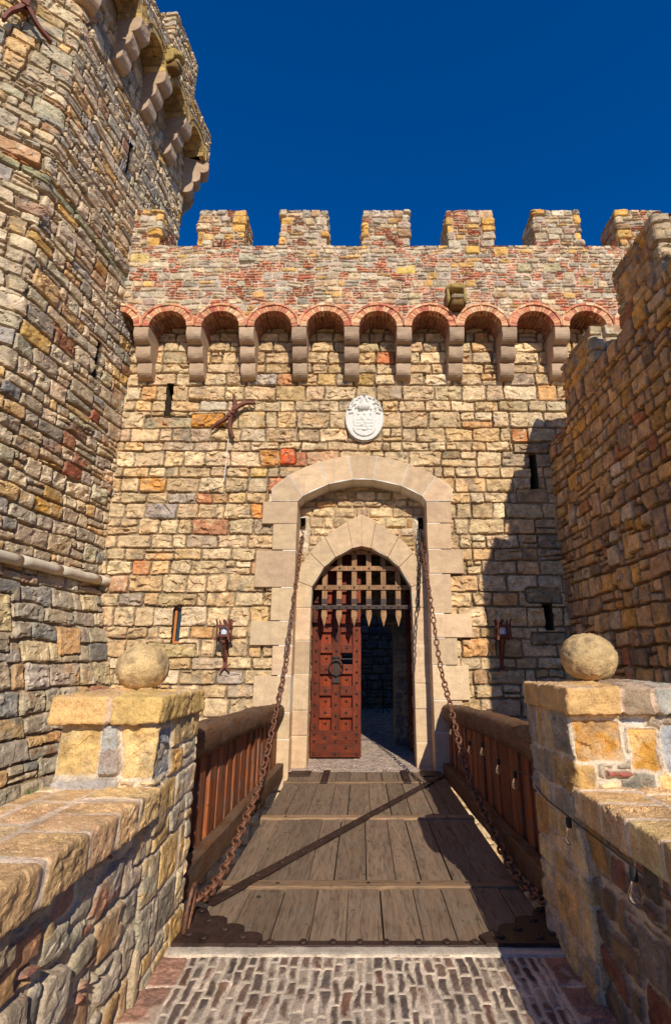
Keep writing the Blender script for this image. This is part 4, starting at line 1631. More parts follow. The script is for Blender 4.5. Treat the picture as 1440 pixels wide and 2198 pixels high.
# concrete nosing where the drawbridge lands
nz = Geo()
rock_block(nz, (-1.13, 3.47, GZ - .12), (1.22, 3.56, GZ + .004), 0.014, rnd=.012, amp=.006, seed=4, colf=lambda W: (np.broadcast_to(lin(196, 180, 160), W.shape) * (0.9 + .15 * fbm3(W[..., 0] * 12, W[..., 1] * 12, W[..., 2] * 12, 4))[..., None], 0))
tag(nz.build('kerb', M_COBBLE, smooth=True), kind='structure')

# cobbled floor of the passage and the yard behind
cf = Geo()
for (xa, xb, ya, yb, res, sm) in ((-1.15, 1.15, 8.40, 9.7, .012, .5), (-1.15, 1.15, 9.7, 11.4, .03, .3), (-7, 7, 11.4, 19.2, .06, .2)):
    L = Layout(xa, xb, ya, yb, 211, pal((3, 150, 130, 114), (2, 136, 120, 110), (2, 160, 138, 118)))
    w = 0.075 if res < .05 else .16
    y = ya
    while y < yb:
        x = xa - L.rng.uniform(0, w)
        while x < xb:
            e = w * L.rng.uniform(.8, 1.5)
            L.put(x, x + e, y, y + w)
            x += e
        y += w
    cf.add(*relief(L, res, plane_frame((0, 0, GZ - .004), (1, 0, 0), (0, 1, 0)), gap=0.006, rnd=0.02, mort=0.008, bulge=0.006, rock=0.004, fac=0.0, warp=0.02, jit=0.05, mcol=lin(186, 164, 146), stain=0.1, seed=213, edge=0.012, smear=sm, rag=.004, flat=.1))
tag(cf.build('cobbled_floor', M_COBBLE), kind='structure')
cf = Geo().box((-7, 8.48, -4.15), (7, 19.2, GZ - .04), MORT_DARK)
tag(cf.build('yard_terrace', M_STONE), kind='structure')
L = Layout(-6.9, 6.9, GZ - .1, 6.2, 221, PAL_COURT)
L.courses((0.2, 0.34), 0.26, 0.5, split=.1)
yw = Geo()
yw.add(*relief(L, .035, plane_frame((0, 18.7, 0), (1, 0, 0), (0, 0, 1)), gap=.012, rnd=.05, mort=.04, bulge=.03, rock=.02, fac=.02, mcol=MORT_DARK, seed=223))
yw.box((-6.9, 18.75, -4.1), (6.9, 19.1, 6.2), MORT_DARK)
yw.box((-7.2, 11.7, -4.1), (-6.9, 19.1, 6.2), MORT_DARK)  # unseen side walls, added with the extra height to cut sky light
yw.box((6.9, 11.7, -4.1), (7.2, 19.1, 6.2), MORT_DARK)
tag(yw.build('yard_wall', M_STONE), 'dark courtyard stone wall seen through the open half of the gate', 'wall')

# two stanchions with a slack rope in the yard
for k, (px, py, Y) in enumerate(((822, 1531, 16.4), (788, 1524, 17.2))):
    b = PZ(px, py, GZ)
    Y = b[1]
    st = Geo()
    st.tube([(b[0], Y, GZ + .05), (b[0], Y, GZ + .88)], .02, 8)
    st.lathe([(.0, .88), (.035, .90), (.045, .93), (.02, .96), (.03, .99), (.0, 1.04)], (b[0], Y, GZ), 10)
    r = thing('stanchion', ['black iron stanchion in the dark yard, the one farther right behind the gate', 'black iron stanchion in the dark yard beside the edge of the red door'][k], 'stanchion', (b[0], Y, GZ), 'yard stanchions')
    part(st.build('post', M_BLACK), r)
    for a in range(3):
        an = a * 2.094 + .5
        c, s = math.cos(an), math.sin(an)
        part(Geo().tube([(b[0], Y, GZ + .22), (b[0] + .1 * c, Y + .1 * s, GZ + .16), (b[0] + .2 * c, Y + .2 * s, GZ + .03), (b[0] + .25 * c, Y + .25 * s, GZ + .03)], .014, 6).build('foot', M_BLACK), r)
b1, b2 = PZ(822, 1531, GZ), PZ(788, 1524, GZ)
rp = Geo()
rp.tube([(b1[0] + (b2[0] - b1[0]) * t, b1[1] + (b2[1] - b1[1]) * t, GZ + .84 - .3 * 4 * t * (1 - t)) for t in np.linspace(0, 1, 15)], .014, 6)
tag(rp.build('barrier_chain', M_BLACK), 'thin dark chain slung between the two iron stanchions in the yard', 'chain')

# ------------------------------------------------------------------ parapets of the causeway
CAPZ = -0.66


def near_palette_wall(name, label, xin, xout, sg, pal_, seed, rootlabel):
    """sg = +1: the face looks towards +x (left hand wall)"""
    root = thing(name, rootlabel, 'parapet wall', (xin, 1.5, GZ))
    g = Geo()
    for (ya, yb, res) in ((1.0, 3.06, .0072), (-2.6, 1.0, .03)):
        L = Layout(ya, yb, GZ - .04, -.79, seed, pal_)
        L.courses((0.10, 0.20), 0.12, 0.30, split=.16)
        L.tall(int(9 * (yb - ya)), (.16, .28), (.18, .28))
        for _ in range(int(9 * (yb - ya))):     # red tile chips in the joints
            y, z = L.rng.uniform(ya, yb), L.rng.uniform(GZ, -.85)
            L.lay(y, y + L.rng.uniform(.05, .1), z, z + L.rng.uniform(.03, .05), lin(164, 104, 84))
        fr = (lambda S, T: (np.stack([np.full(S.shape, xin), S, T], -1), np.broadcast_to(np.array((sg, 0, 0), float), S.shape + (3,))))
        g.add(*relief(L, res, fr, gap=0.009, rnd=0.03, mort=0.022, bulge=0.013, rock=0.008, fac=0.009, warp=0.03, jit=0.14, mcol=lin(206, 184, 152), stain=0.6, seed=seed + 1, fsc=17, edge=0.008, smear=.06))
    g.box((min(xout - sg * -.06, xin - sg * .08), -2.6, -4.1), (max(xout - sg * -.06, xin - sg * .08), 3.06, -.8), MORT_WARM)
    part(g.build('rubble_wall', M_NEAR), root)
    xc = xin + sg * .055
    sec = Path([(xin - sg * .05, -.802), (xc, -.802), (xc, CAPZ), (xout, CAPZ), (xout, -.802)], r=.016)
    cg = Geo()
    for (ya, yb, res) in ((1.0, 3.05, .0068), (-2.6, 1.0, .03)):
        L = Layout(ya, yb, 0, sec.len, seed + 5, PAL_OCHRE)
        a1 = .125 + .143 + .28
        a2 = a1 + .2
        for (ta, tb) in ((0, a1), (a1, a2), (a2, sec.len)):
            y = ya - L.rng.uniform(0, .2)
            while y < yb:
                e = L.rng.uniform(.2, .36)
                L.put(y, y + e, ta, tb)
                y += e
        fr0 = section_frame(sec, sg)
        cg.add(*relief(L, res, fr0, gap=0.009, rnd=0.012, mort=0.001, bulge=0.004, rock=0.007, fac=0.005, warp=0.02, jit=0.05, mcol=lin(238, 206, 172), stain=0.4, seed=seed + 7, fsc=24, edge=0.005, smear=.1, flat=.3))
    part(cg.build('coping', M_NEAR), root)
    return root


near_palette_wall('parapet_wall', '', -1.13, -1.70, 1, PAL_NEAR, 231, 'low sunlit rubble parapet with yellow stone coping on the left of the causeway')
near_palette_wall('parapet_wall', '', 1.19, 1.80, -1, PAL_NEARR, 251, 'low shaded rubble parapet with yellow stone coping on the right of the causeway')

# ------------------------------------------------------------------ gate piers with stone balls


def pier(xa, xb, seed, capz, label, inner, blocks, joints):
    root = thing('bridge_pier', label, 'pier', ((xa + xb) / 2, 3.4, GZ))
    ya, yb = 3.03, 3.77
    p = Path([(xa, yb), (xa, ya), (xb, ya), (xb, yb), (xa, yb)], r=.022)
    L = Layout(0, p.len, -2.6, capz[0] + .02, seed, PAL_PIER)
    L.courses((0.12, 0.26), 0.14, 0.3, split=.2)
    s1 = .74                      # front left corner
    for (x0, x1, z0, z1, col) in blocks:
        L.lay(s1 + (x0 - xa), s1 + (x1 - xa), z0, z1, lin(*col))
    g = Geo()
    g.add(*relief(L, .0075, wrap_frame(p), gap=0.006, rnd=0.014, mort=0.012, bulge=0.007, rock=0.010, fac=0.011, warp=0.025, jit=0.06, mcol=lin(218, 196, 166), stain=0.6, seed=seed + 1, fsc=14, edge=0.007, smear=.08))
    part(g.build('shaft', M_NEAR), root)
    sh = random.Random(seed)

    def colf(W):
        x, y, z = W[..., 0], W[..., 1], W[..., 2]
        w = .02 * fbm(x * 9 + y * 7, z * 9, seed, 2)
        c = np.broadcast_to(lin(226, 178, 114), W.shape).copy()
        for k, (jx, colr) in enumerate(joints):
            m = x + w > jx
            c[m] = lin(*colr)
        c = c * (1 + .28 * fbm3(x * 9, y * 9, z * 9, seed + 2, 3))[..., None]
        mm = np.zeros(x.shape)
        for jx, _ in joints:
            mm = np.maximum(mm, 1 - sstep(.008, .02, np.abs(x + w - jx)))
        mm = np.maximum(mm, (1 - sstep(.008, .02, np.abs(y + w - 3.42))) * 1.0)
        top = sstep(capz[1] - .012, capz[1] + .004, z + .012 * fbm(x * 8, y * 8, seed + 4, 3)) * sstep(-.12, .12, fbm(x * 6, y * 6, seed + 9, 3)) * .8
        mt = np.maximum(mm, top)[..., None]
        c = c * (1 - mt) + lin(214, 180, 148) * mt
        cxm, cym = (xa + xb) / 2, 3.36
        dome = np.where(z > capz[1] - .02, .03 * (1 - np.clip(np.hypot((x - cxm) / .36, (y - cym) / .42), 0, 1)), 0)
        return np.clip(c, .01, .85), -0.012 * mm + dome
    cg = Geo()
    rock_block(cg, (xa - .03, 2.965, capz[0]), (xb + .03, 3.76, capz[1]), .0085, rnd=.014, amp=.016, seed=seed + 3, colf=colf, sc=15)
    part(cg.build('cap', M_NEAR, smooth=True), root)
    return root


pier(-1.66, -1.115, 261, (-.335, -.195), 'sunlit stone pier carrying a ball where the left bridge rail begins', 1,
     [(-1.675, -1.435, -.60, -.335, (220, 180, 114)), (-1.43, -1.312, -.60, -.345, (176, 172, 160)), (-1.307, -1.06, -.615, -.335, (226, 188, 126)), (-1.66, -1.3, -.72, -.605, (182, 170, 156)), (-1.09, -.86, -.62, -.36, (160, 158, 154)), (-1.10, -.9, -.9, -.66, (200, 160, 100))], [(-1.36, (226, 184, 112))])
pier(1.15, 1.90, 271, (-.285, -.145), 'stone pier with a bright orange block on the right of the bridge', -1,
     [(1.135, 1.43, -.55, -.31, (206, 144, 62)), (1.46, 1.63, -.59, -.35, (208, 150, 66)), (1.64, 1.88, -.60, -.33, (178, 176, 174)), (1.30, 1.46, -.615, -.575, (164, 92, 74)), (1.43, 1.56, -.345, -.30, (190, 186, 176))], [(1.42, (168, 142, 112)), (1.60, (176, 168, 150))])


def ball(c, r, seed, label, sq=0.93):
    n, m = 72, 44
    U, Vv = np.meshgrid(np.linspace(0, 2 * math.pi, n), np.linspace(0, math.pi, m), indexing='ij')
    N = np.stack([np.sin(Vv) * np.cos(U), np.sin(Vv) * np.sin(U), np.cos(Vv)], -1)
    x, y, z = N[..., 0], N[..., 1], N[..., 2]
    h = .05 * fbm3(x * 1.6 + 5, y * 1.6 + 5, z * 1.6 + 5, seed, 2) + 0.075 * fbm3(x * 9 + 9, y * 8 + 9, z * 8 + 9, seed + 2, 4, .6)
    P = N * (r * (1 + h))[..., None] * np.array((1.03, 1.03, sq)) + np.array(c)
    st = sstep(.12, .4, fbm3(x * 2.2 + 3, y * 2.2 + 8, z * 2.2 + 3, seed + 5, 3))[..., None]
    C = lin(206, 172, 120) * (1 + .3 * fbm3(x * 5 + 9, y * 5 + 9, z * 5 + 9, seed + 7, 3))[..., None]
    C = C * (1 - .5 * st) + lin(140, 116, 88) * .5 * st
    o = Geo().add(P.reshape(-1, 3), grid_faces(n, m).reshape(-1, 4)[:, ::-1], C.reshape(-1, 3)).build('stone_ball', M_NEAR, smooth=True)
    return tag(o, label, 'stone ball', 'stone balls on the bridge piers')


ball((-1.372, 3.36, -.195 + .150), .151, 281, 'round sunlit stone ball with a brown scar on the left pier')
ball((1.43, 3.36, -.145 + .158), .163, 291, 'round rough yellow stone ball on the right pier against the shaded wall', .92)

# ------------------------------------------------------------------ drawbridge
DX0, DX1 = -1.04, 1.16
bridge = thing('drawbridge', 'weathered plank drawbridge with iron straps leading to the gate', 'drawbridge', (0, 6, GZ))
rb = random.Random(77)


def plank_mesh(g, a, b, tint, wob=0.0):
    g.box(a, b, (tint, rb.random(), rb.random()))
    return g


ZD = GZ
for (ya, yb) in ((3.60, 4.345), (4.465, 6.025), (6.145, 7.665), (7.735, 8.395)):
    x = DX0
    while x < DX1 - .02:
        w = rb.uniform(.185, .25)
        if DX1 - (x + w) < .12:
            w = DX1 - x
        dz = rb.uniform(-.006, .004)
        gpx = rb.choice((.0015, .003, .005, .008))
        g = plank_mesh(Geo(), (x + gpx, ya + .002, ZD - .07 + dz), (x + w - .001, yb - .002 - rb.uniform(0, .006), ZD + dz), rb.random())
        part(g.build('plank', M_DECK, bevel=.006), bridge)
        x += w
for (ya, yb) in ((4.345, 4.465), (6.025, 6.145), (7.665, 7.735)):
    g = Geo().box((DX0 - .02, ya + .003, ZD - .075), (DX1 + .02, yb - .003, ZD + .012), (rb.random(), rb.random(), rb.random()))
    part(g.build('batten', M_BATTEN, bevel=.008), bridge)
for xj in (-.9, 0.05, 1.0):
    part(Geo().box((xj - .09, 3.62, ZD - .32), (xj + .09, 8.38, ZD - .08), (rb.random(), .4, .3)).build('joist', M_RAILBEAM, bevel=.01), bridge)


def strap(p, q, w, z=ZD + .016, name='strap', mat=None):
    g = Geo().bar((p[0], p[1], z), (q[0], q[1], z), w, .012)
    return part(g.build(name, mat or M_IRON, bevel=.003), bridge)


def rivet(x, y, z=ZD + .021, r=.028, mat=None, on=None):
    g = Geo().lathe([(r, 0), (r * .92, .006), (r * .62, .012), (r * .5, .009), (0.001, .010)], (x, y, z), 12)
    return part(g.build('rivet', mat or M_IRON, smooth=True), on or bridge)


A, B = np.array((-1.035, 4.06)), np.array((1.13, 8.03))
diag = strap(A, B, .095)
for t in np.linspace(.05, .97, 15):
    q = A + (B - A) * t
    rivet(q[0] + rb.uniform(-.01, .01), q[1] + rb.uniform(-.01, .01), on=diag)
edge = part(Geo().box((DX0 - .06, 3.545, ZD - .06), (DX1 + .05, 3.598, ZD + .012)).build('edge_strap', M_IRON, bevel=.004), bridge)
for x in np.arange(-.52, .8, .17):
    rivet(x + rb.uniform(-.03, .03), 3.575, ZD + .013, .024, on=edge)
for x in (-.51, .62):
    hs_ = strap((x, 7.60), (x, 8.395), .10)
    for y in (7.66, 7.9, 8.2):
        rivet(x, y, on=hs_)


def corner_plate(sx, xe):
    """stepped, scalloped iron plate on the near corner"""
    pts = [(0, 0), (.50, 0)]
    for (cx_, cy_) in ((.43, .075), (.30, .175), (.17, .275)):
        for a in np.linspace(-.35, math.pi / 2 + .45, 8):
            pts.append((cx_ + .085 * math.cos(a), cy_ + .06 * math.sin(a)))
    pts += [(.09, .42), (0, .47)]
    poly = [(xe + sx * x, 3.54 + y) for x, y in pts]
    n = len(poly)
    V = [(x, y, ZD + .024) for x, y in poly] + [(x, y, ZD + .003) for x, y in poly]
    o = list(range(n)) if sx > 0 else list(range(n))[::-1]
    Fs = [tuple(o)] + [(o[i], o[i] + n, o[(i + 1) % n] + n, o[(i + 1) % n]) for i in range(n)]
    cpl = part(Geo().add(V, Fs).build('corner_plate', M_IRON), bridge)
    for x, y in ((.40, .07), (.27, .16), (.14, .27), (.17, .06), (.07, .1), (.06, .40)):
        rivet(xe + sx * x, 3.54 + y, ZD + .025, .026, on=cpl)


corner_plate(1, -1.10)
corner_plate(-1, 1.22)
for sx, xe in ((1, DX0), (-1, DX1)):
    part(Geo().box((min(xe, xe + sx * .3), 8.05, ZD + .005), (max(xe, xe + sx * .3), 8.395, ZD + .014)).build('corner_plate', M_IRON, bevel=.003), bridge)
for (x, y) in ((-.62, 4.40), (.05, 4.405), (.42, 4.40), (.78, 4.41), (-.72, 4.2), (-.63, 4.95), (-.8, 6.08), (.1, 7.70), (-.75, 7.7), (.9, 6.09)):
    part(Geo().lathe([(.016, 0), (.014, .004), (.001, .005)], (x, y, ZD + (.012 if (4.34 < y < 4.47 or 6.02 < y < 6.15 or y > 7.66) else .002)), 8).build('bolt_head', M_BLACK), bridge)

# ------------------------------------------------------------------ bridge rails
rr_ = random.Random(31)


def railing(sg, label):
    root = thing('bridge_railing', label, 'railing', (sg * 1.28, 6, GZ), 'timber rails along the drawbridge')
    y0, y1 = 3.70, 8.33
    xin = lambda y: sg * (1.205 - .03 * (y - y0) / (y1 - y0) if sg < 0 else 1.235 - .01 * (y - y0) / (y1 - y0))
    ax = lambda t: np.array((xin(y0 + (y1 - y0) * t) + sg * .115, y0 + (y1 - y0) * t, -.605 - .175 * t + .035 * math.sin(math.pi * t)))
    # hewn log, flattened, with an uneven outline
    n, m = 90, 20
    V, o = [], rr_.uniform(0, 50)
    for i in range(n):
        c = ax(i / (n - 1))
        for k in range(m):
            a = 2 * math.pi * k / m
            ca, sa = math.cos(a), math.sin(a)
            r = .122 / (abs(ca) ** 3.2 + abs(sa) ** 3.2) ** (1 / 3.2)
            r *= 1 + .10 * float(vn(c[1] * 1.6 + o, ca * 1.3 + 9, 3)) + .07 * float(vn(c[1] * 5 + o, sa * 2.2, 5)) + .03 * float(vn(c[1] * 14, a * 3 + o, 8))
            V.append((c[0] + ca * r * .95, c[1], c[2] + sa * r))
    Fs = [(i * m + k, i * m + (k + 1) % m, (i + 1) * m + (k + 1) % m, (i + 1) * m + k) for i in range(n - 1) for k in range(m)]
    Fs += [tuple(range(m))[::-1], tuple((n - 1) * m + k for k in range(m))]
    part(Geo().add(V, Fs, (.5, rr_.random(), rr_.random())).build('top_rail', M_RAILBEAM, smooth=True), root)
    g = Geo()
    zt = lambda y: -1.365 - .11 * (y - y0) / (y1 - y0)
    ys = np.linspace(y0, y1, 24)
    V = []
    for y in ys:
        xi = xin(y) - sg * .02
        w = .012 * float(vn(y * 1.7, 3.3, 4))
        V += [(xi, y, zt(y) + w), (xi + sg * .10, y, zt(y) + w + .004), (xi + sg * .10, y, zt(y) - .2 + w), (xi, y, zt(y) - .195 + w)]
    Fs = [(4 * i + k, 4 * i + (k + 1) % 4, 4 * i + 4 + (k + 1) % 4, 4 * i + 4 + k) for i in range(23) for k in range(4)] + [(3, 2, 1, 0), (92, 93, 94, 95)]
    part(g.add(V, Fs, (.4, rr_.random(), rr_.random())).build('lower_rail', M_RAILBEAM, bevel=.012), root)
    y, k = y0 + .02, 0
    while y < y1 - .08:
        w = rr_.uniform(.15, .23)
        off = .0 if k % 2 else .02
        x = xin(y) + sg * (.085 + off * .9 + rr_.uniform(-.008, .008))
        t = (y - y0) / (y1 - y0)
        g = Geo().box((min(x, x + sg * .05), y, zt(y) - .16), (max(x, x + sg * .05), y + w - .004, ax(t)[2]), (rr_.random(), rr_.random(), rr_.random()))
        part(g.build('plank', M_RAILPLANK, bevel=.008), root)
        y += w * .80 if k % 2 else w * .82
        k += 1
    return root


railing(-1, 'sunlit plank rail with a heavy log top on the left of the drawbridge')
railing(1, 'shaded plank rail with a heavy log top on the right of the drawbridge')

# ------------------------------------------------------------------ chains


def resample(pts, step):
    P = np.array(pts, float)
    for _ in range(3):           # soften the polyline
        Q = [P[0]]
        for a, b in zip(P[:-1], P[1:]):
            Q += [a * .75 + b * .25, a * .25 + b * .75]
        Q.append(P[-1])
        P = np.array(Q)
    s = np.concatenate([[0], np.cumsum(np.linalg.norm(np.diff(P, axis=0), axis=1))])
    n = int(s[-1] / step)
    q = np.arange(n + 1) * step
    return np.stack([np.interp(q, s, P[:, k]) for k in range(3)], -1)


def link_mesh(ln, wd, r):
    a, h = wd / 2 - r, ln / 2 - wd / 2
    pts = []
    for k in range(9):
        t = -math.pi / 2 + math.pi * k / 8
        pts.append((h + a * math.cos(t), a * math.sin(t), 0))
    for k in range(9):
        t = math.pi / 2 + math.pi * k / 8
        pts.append((-h + a * math.cos(t), a * math.sin(t), 0))
    return Geo().tube(pts, r, 8, closed=True)


def chain(name, label, pts, ln, wd, r, mat, group=None, twist=0.35):
    root = thing(name, label, 'chain', tuple(pts[0]), group)
    P = resample(pts, ln - 2.15 * r)
    proto = None
    rc = random.Random(len(P))
    for i in range(len(P) - 1):
        t = P[i + 1] - P[i]
        t /= np.linalg.norm(t)
        side = np.cross(t, (0, 0, 1.0)) if abs(t[2]) < .97 else np.array((1.0, 0, 0))
        side /= np.linalg.norm(side)
        up = np.cross(side, t)
        a = (math.pi / 4 if i % 2 else -math.pi / 4) + rc.uniform(-twist, twist)
        s2 = side * math.cos(a) + up * math.sin(a)
        u2 = np.cross(t, s2)
        c = (P[i] + P[i + 1]) / 2
        M = Matrix(((t[0], s2[0], u2[0], c[0]), (t[1], s2[1], u2[1], c[1]), (t[2], s2[2], u2[2], c[2]), (0, 0, 0, 1)))
        if proto is None:
            proto = link_mesh(ln, wd, r).build('link', mat, smooth=True)
            o = proto
        else:
            o = proto.copy()
            COL.objects.link(o)
        o.parent = root
        o.matrix_parent_inverse = Matrix.Translation(root.location).inverted()
        o.matrix_basis = M
    return root


CH = [(8.92, 2.30), (8.45, 1.66), (7.82, .70), (7.37, -.10), (6.83, -.47), (6.28, -.93), (5.77, -1.25), (5.0, -1.43), (4.58, -1.53), (4.2, -1.555), (3.75, -1.46)]
cl = chain('drawbridge_chain', 'long rusty chain sloping from the gate to the left of the drawbridge', [(-1.035 - .015 * k / 10, y, z) for k, (y, z) in enumerate(CH)], .118, .085, .0115, M_RUST, 'drawbridge chains')
cr = chain('drawbridge_chain', 'long rusty chain sloping from the gate to the right of the drawbridge, half in shade', [(1.035 + .14 * k / 10, y, z) for k, (y, z) in enumerate(CH)], .118, .085, .0115, M_RUST, 'drawbridge chains')
for root, x in ((cl, -1.055), (cr, 1.18)):
    n = 26
    pts = []
    for k in range(n):
        a = 2 * math.pi * k / n
        pts.append((x + .012 * math.sin(a), 3.70 + .055 * math.cos(a) + .02 * math.sin(a), -1.475 + .125 * math.sin(a)))
    part(Geo().tube(pts, .0145, 10, closed=True).build('shackle', M_RUST, smooth=True), root)
chain('lifting_chain', 'thin black chain hanging against the right side of the pointed arch', [(1.02, 8.86, 2.28), (1.0, 8.66, 2.12), (.985, 8.65, 1.7), (.965, 8.66, 1.2), (.945, 8.66, .72)], .105, .062, .0085, M_BLACK)
# ------------------------------------------------------------------ portcullis
port = thing('portcullis', 'raised timber portcullis with iron tipped spikes hanging in the pointed arch', 'portcullis', (0, 9.02, .5))
rp_ = random.Random(9)
for x in (-.905, -.645, -.39, -.13, .125, .38, .635, .895):
    zt = 2.15
    g = Geo().box((x - .046, 8.985, .70), (x + .046, 9.05, zt), (rp_.random(), rp_.random(), rp_.random()))
    part(g.build('upright', M_GRATE, bevel=.006), port)
    g = Geo()
    a, b = .048, .036
    V = [(x - a, 9.0175 - b, .72), (x + a, 9.0175 - b, .72), (x + a, 9.0175 + b, .72), (x - a, 9.0175 + b, .72), (x, 9.0175, .545)]
    g.add(V, [(1, 0, 4), (2, 1, 4), (3, 2, 4), (0, 3, 4), (0, 1, 2, 3)])
    V = [(x - a, 9.0175 - b, .78), (x + a, 9.0175 - b, .78), (x + a, 9.0175 + b, .78), (x - a, 9.0175 + b, .78)]
    g.box((x - a, 9.0175 - b, .715), (x + a, 9.0175 + b, .80))
    part(g.build('spike', M_GRATE), port)
    part(Geo().box((x - .05, 8.972, .93), (x + .05, 8.986, 1.02)).build('iron_tab', M_IRON, bevel=.003), port)
for z, zh in ((.875, .07), (1.215, .085), (1.55, .085), (1.84, .08)):
    g = Geo().box((-.98, 8.955 if z < 1 else 8.96, z - zh / 2), (.98, 8.987, z + zh / 2), (rp_.random(), .3, .6))
    part(g.build('cross_bar', M_GRATE if z > 1 else M_IRON, bevel=.005), port)
    for x in np.arange(-.9, .95, .1285 if z < 1 else .257):
        part(Geo().lathe([(.02, 0), (.018, .01), (.008, .016), (.001, .016)], (x, 8.956 if z < 1 else 8.961, z), 8, 'y').build('bolt_head', M_BLACK), port)

# ------------------------------------------------------------------ double door: left leaf shut, right leaf open


def leaf(label, mirror):
    root = thing('gate_door', label, 'door', (0, 0, 0))
    sx = -1 if mirror else 1
    W = .865

    def bx(name, x0, x1, y0, y1, z0, z1, mat, bev=.006):
        q = Geo().box((min(sx * x0, sx * x1), y0, z0), (max(sx * x0, sx * x1), y1, z1), (rp_.random(), rp_.random(), rp_.random()))
        o = q.build(name, mat, bevel=bev)
        o.parent = root
        return o
    H = 3.45
    gz0, gz1 = 1.497, 1.683
    # boarding, with a grilled peephole left open in it
    bx('boarding', .03, .52, .08, .12, 0, H, M_DOORP)
    bx('boarding', .712, W - .02, .08, .12, 0, H, M_DOORP)
    bx('boarding', .52, .712, .081, .12, 0, gz0, M_DOORP)
    bx('boarding', .52, .712, .081, .12, gz1, H, M_DOORP)
    st = ((0, .145), (.355, .505), (.715, W))
    for a, b in st:
        bx('stile', a + .001, b - .001, 0, .082, .42, H, M_DOOR)
    bx('bottom_rail', 0, W, -.004, .058, .205, .418, M_DOORX)
    bx('bottom_rail', 0, W, -.002, .058, 0, .202, M_DOORX)
    rows = [(.62 + .3575 * k, .775 + .3575 * k) for k in range(8)]
    for z0, z1 in rows:
        for a, b in ((.146, .354), (.506, .714)):
            bx('rail', a, b, .012, .083, z0, z1, M_DOORX)
    # studs
    proto = None
    pts = []
    for xs in (.072, .43, .79):
        pts += [(xs, 0, z) for z in np.arange(.47, H - .1, .179)]
    for xs in (.25, .61):
        for k in range(8):
            pts.append((xs, .012, rows[k][0] + .078))
            if not (xs > .5 and k == 3) and k > 0 or k == 0:
                pts.append((xs, .08, rows[k][0] - .10))
    for z in (.36, .25, .15, .05):
        pts += [(xs, -.004, z) for xs in ((.07, .43, .79) if z in (.36, .05, .25) else (.25, .61))]
    pts += [(.25, -.004, .305), (.61, -.004, .305)]
    for (x, y, z) in pts[:96]:
        if proto is None:
            s = .021
            proto = Geo().add([(-s, 0, -s), (s, 0, -s), (s, 0, s), (-s, 0, s), (0, -.024, 0)], [(1, 0, 4), (2, 1, 4), (3, 2, 4), (0, 3, 4)]).build('stud', M_BLACK)
            o = proto
        else:
            o = proto.copy()
            COL.objects.link(o)
        o.parent = root
        o.location = (sx * x, y - .001, z)
        o.rotation_euler = (0, math.pi / 4, 0)
    gr_ = Geo()
    for x in (.615,):
        gr_.bar((sx * x, .04, gz0 - .01), (sx * x, .04, gz1 + .01), .018, .018)
    gr_.bar((sx * .51, .042, (gz0 + gz1) / 2), (sx * .715, .042, (gz0 + gz1) / 2), .018, .018)
    gr_.build('peephole_grille', M_BLACK).parent = root
    if not mirror:
        kz = 1.41
        kp = Geo().box((.385, -.014, kz - .2), (.475, .0, kz + .2))
        kp.tube([(.37, -.02, kz + .21), (.49, -.02, kz + .21)], .022, 8)
        kp.tube([(.37, -.02, kz - .21), (.49, -.02, kz - .21)], .022, 8)
        k_o = kp.build('knocker_plate', M_BLACK, bevel=.003)
        k_o.parent = root
        pts = [(.43 + .122 * math.cos(a), -.05 - .012 * math.sin(a), kz + .03 + .125 * math.sin(a)) for a in np.linspace(0, 2 * math.pi, 30, endpoint=False)]
        kr_ = Geo().tube(pts, .013, 8, closed=True)
        kr_.lathe([(.03, 0), (.03, .02), (.02, .03), (.001, .032)], (.43, -.03, kz - .09), 10, 'y')
        kr_.bar((.43, -.03, kz + .13), (.43, -.03, kz + .19), .04, .05, (0, 1, 0))
        o = kr_.build('knocker_ring', M_BLACK, smooth=True)
        o.parent = k_o
    return root


d1 = leaf('shut red-brown studded oak door leaf with an iron ring knocker under the portcullis', False)
d1.location = (-.875, 9.40, GZ + .025)
d2 = leaf('open studded oak door leaf swung back into the dark passage', True)
d2.location = (.93, 9.46, GZ + .025)
d2.rotation_euler = (0, 0, math.radians(-86))

# ------------------------------------------------------------------ white coat of arms
crest_c = (float(PY(782, 898, 8.4)[0]), float(PY(782, 898, 8.4)[2]))
n, m = 170, 200
Uc, Vc = np.meshgrid(np.linspace(-.36, .36, n), np.linspace(-.47, .49, m), indexing='ij')


def blob(x, y, a, b, h, rot_=0.0):
    c, s = math.cos(rot_), math.sin(rot_)
    u, v = Uc - x, Vc - y
    q = ((u * c + v * s) / a) ** 2 + ((-u * s + v * c) / b) ** 2
    return h * np.sqrt(np.clip(1 - q, 0, 1))


ew = .345 * np.sqrt(np.clip(1 - (np.where(Vc > 0, Vc / .44, Vc / .45)) ** 2, 0, 1)) ** .92
inside = np.abs(Uc) < ew
Hc = np.full(Uc.shape, .045)
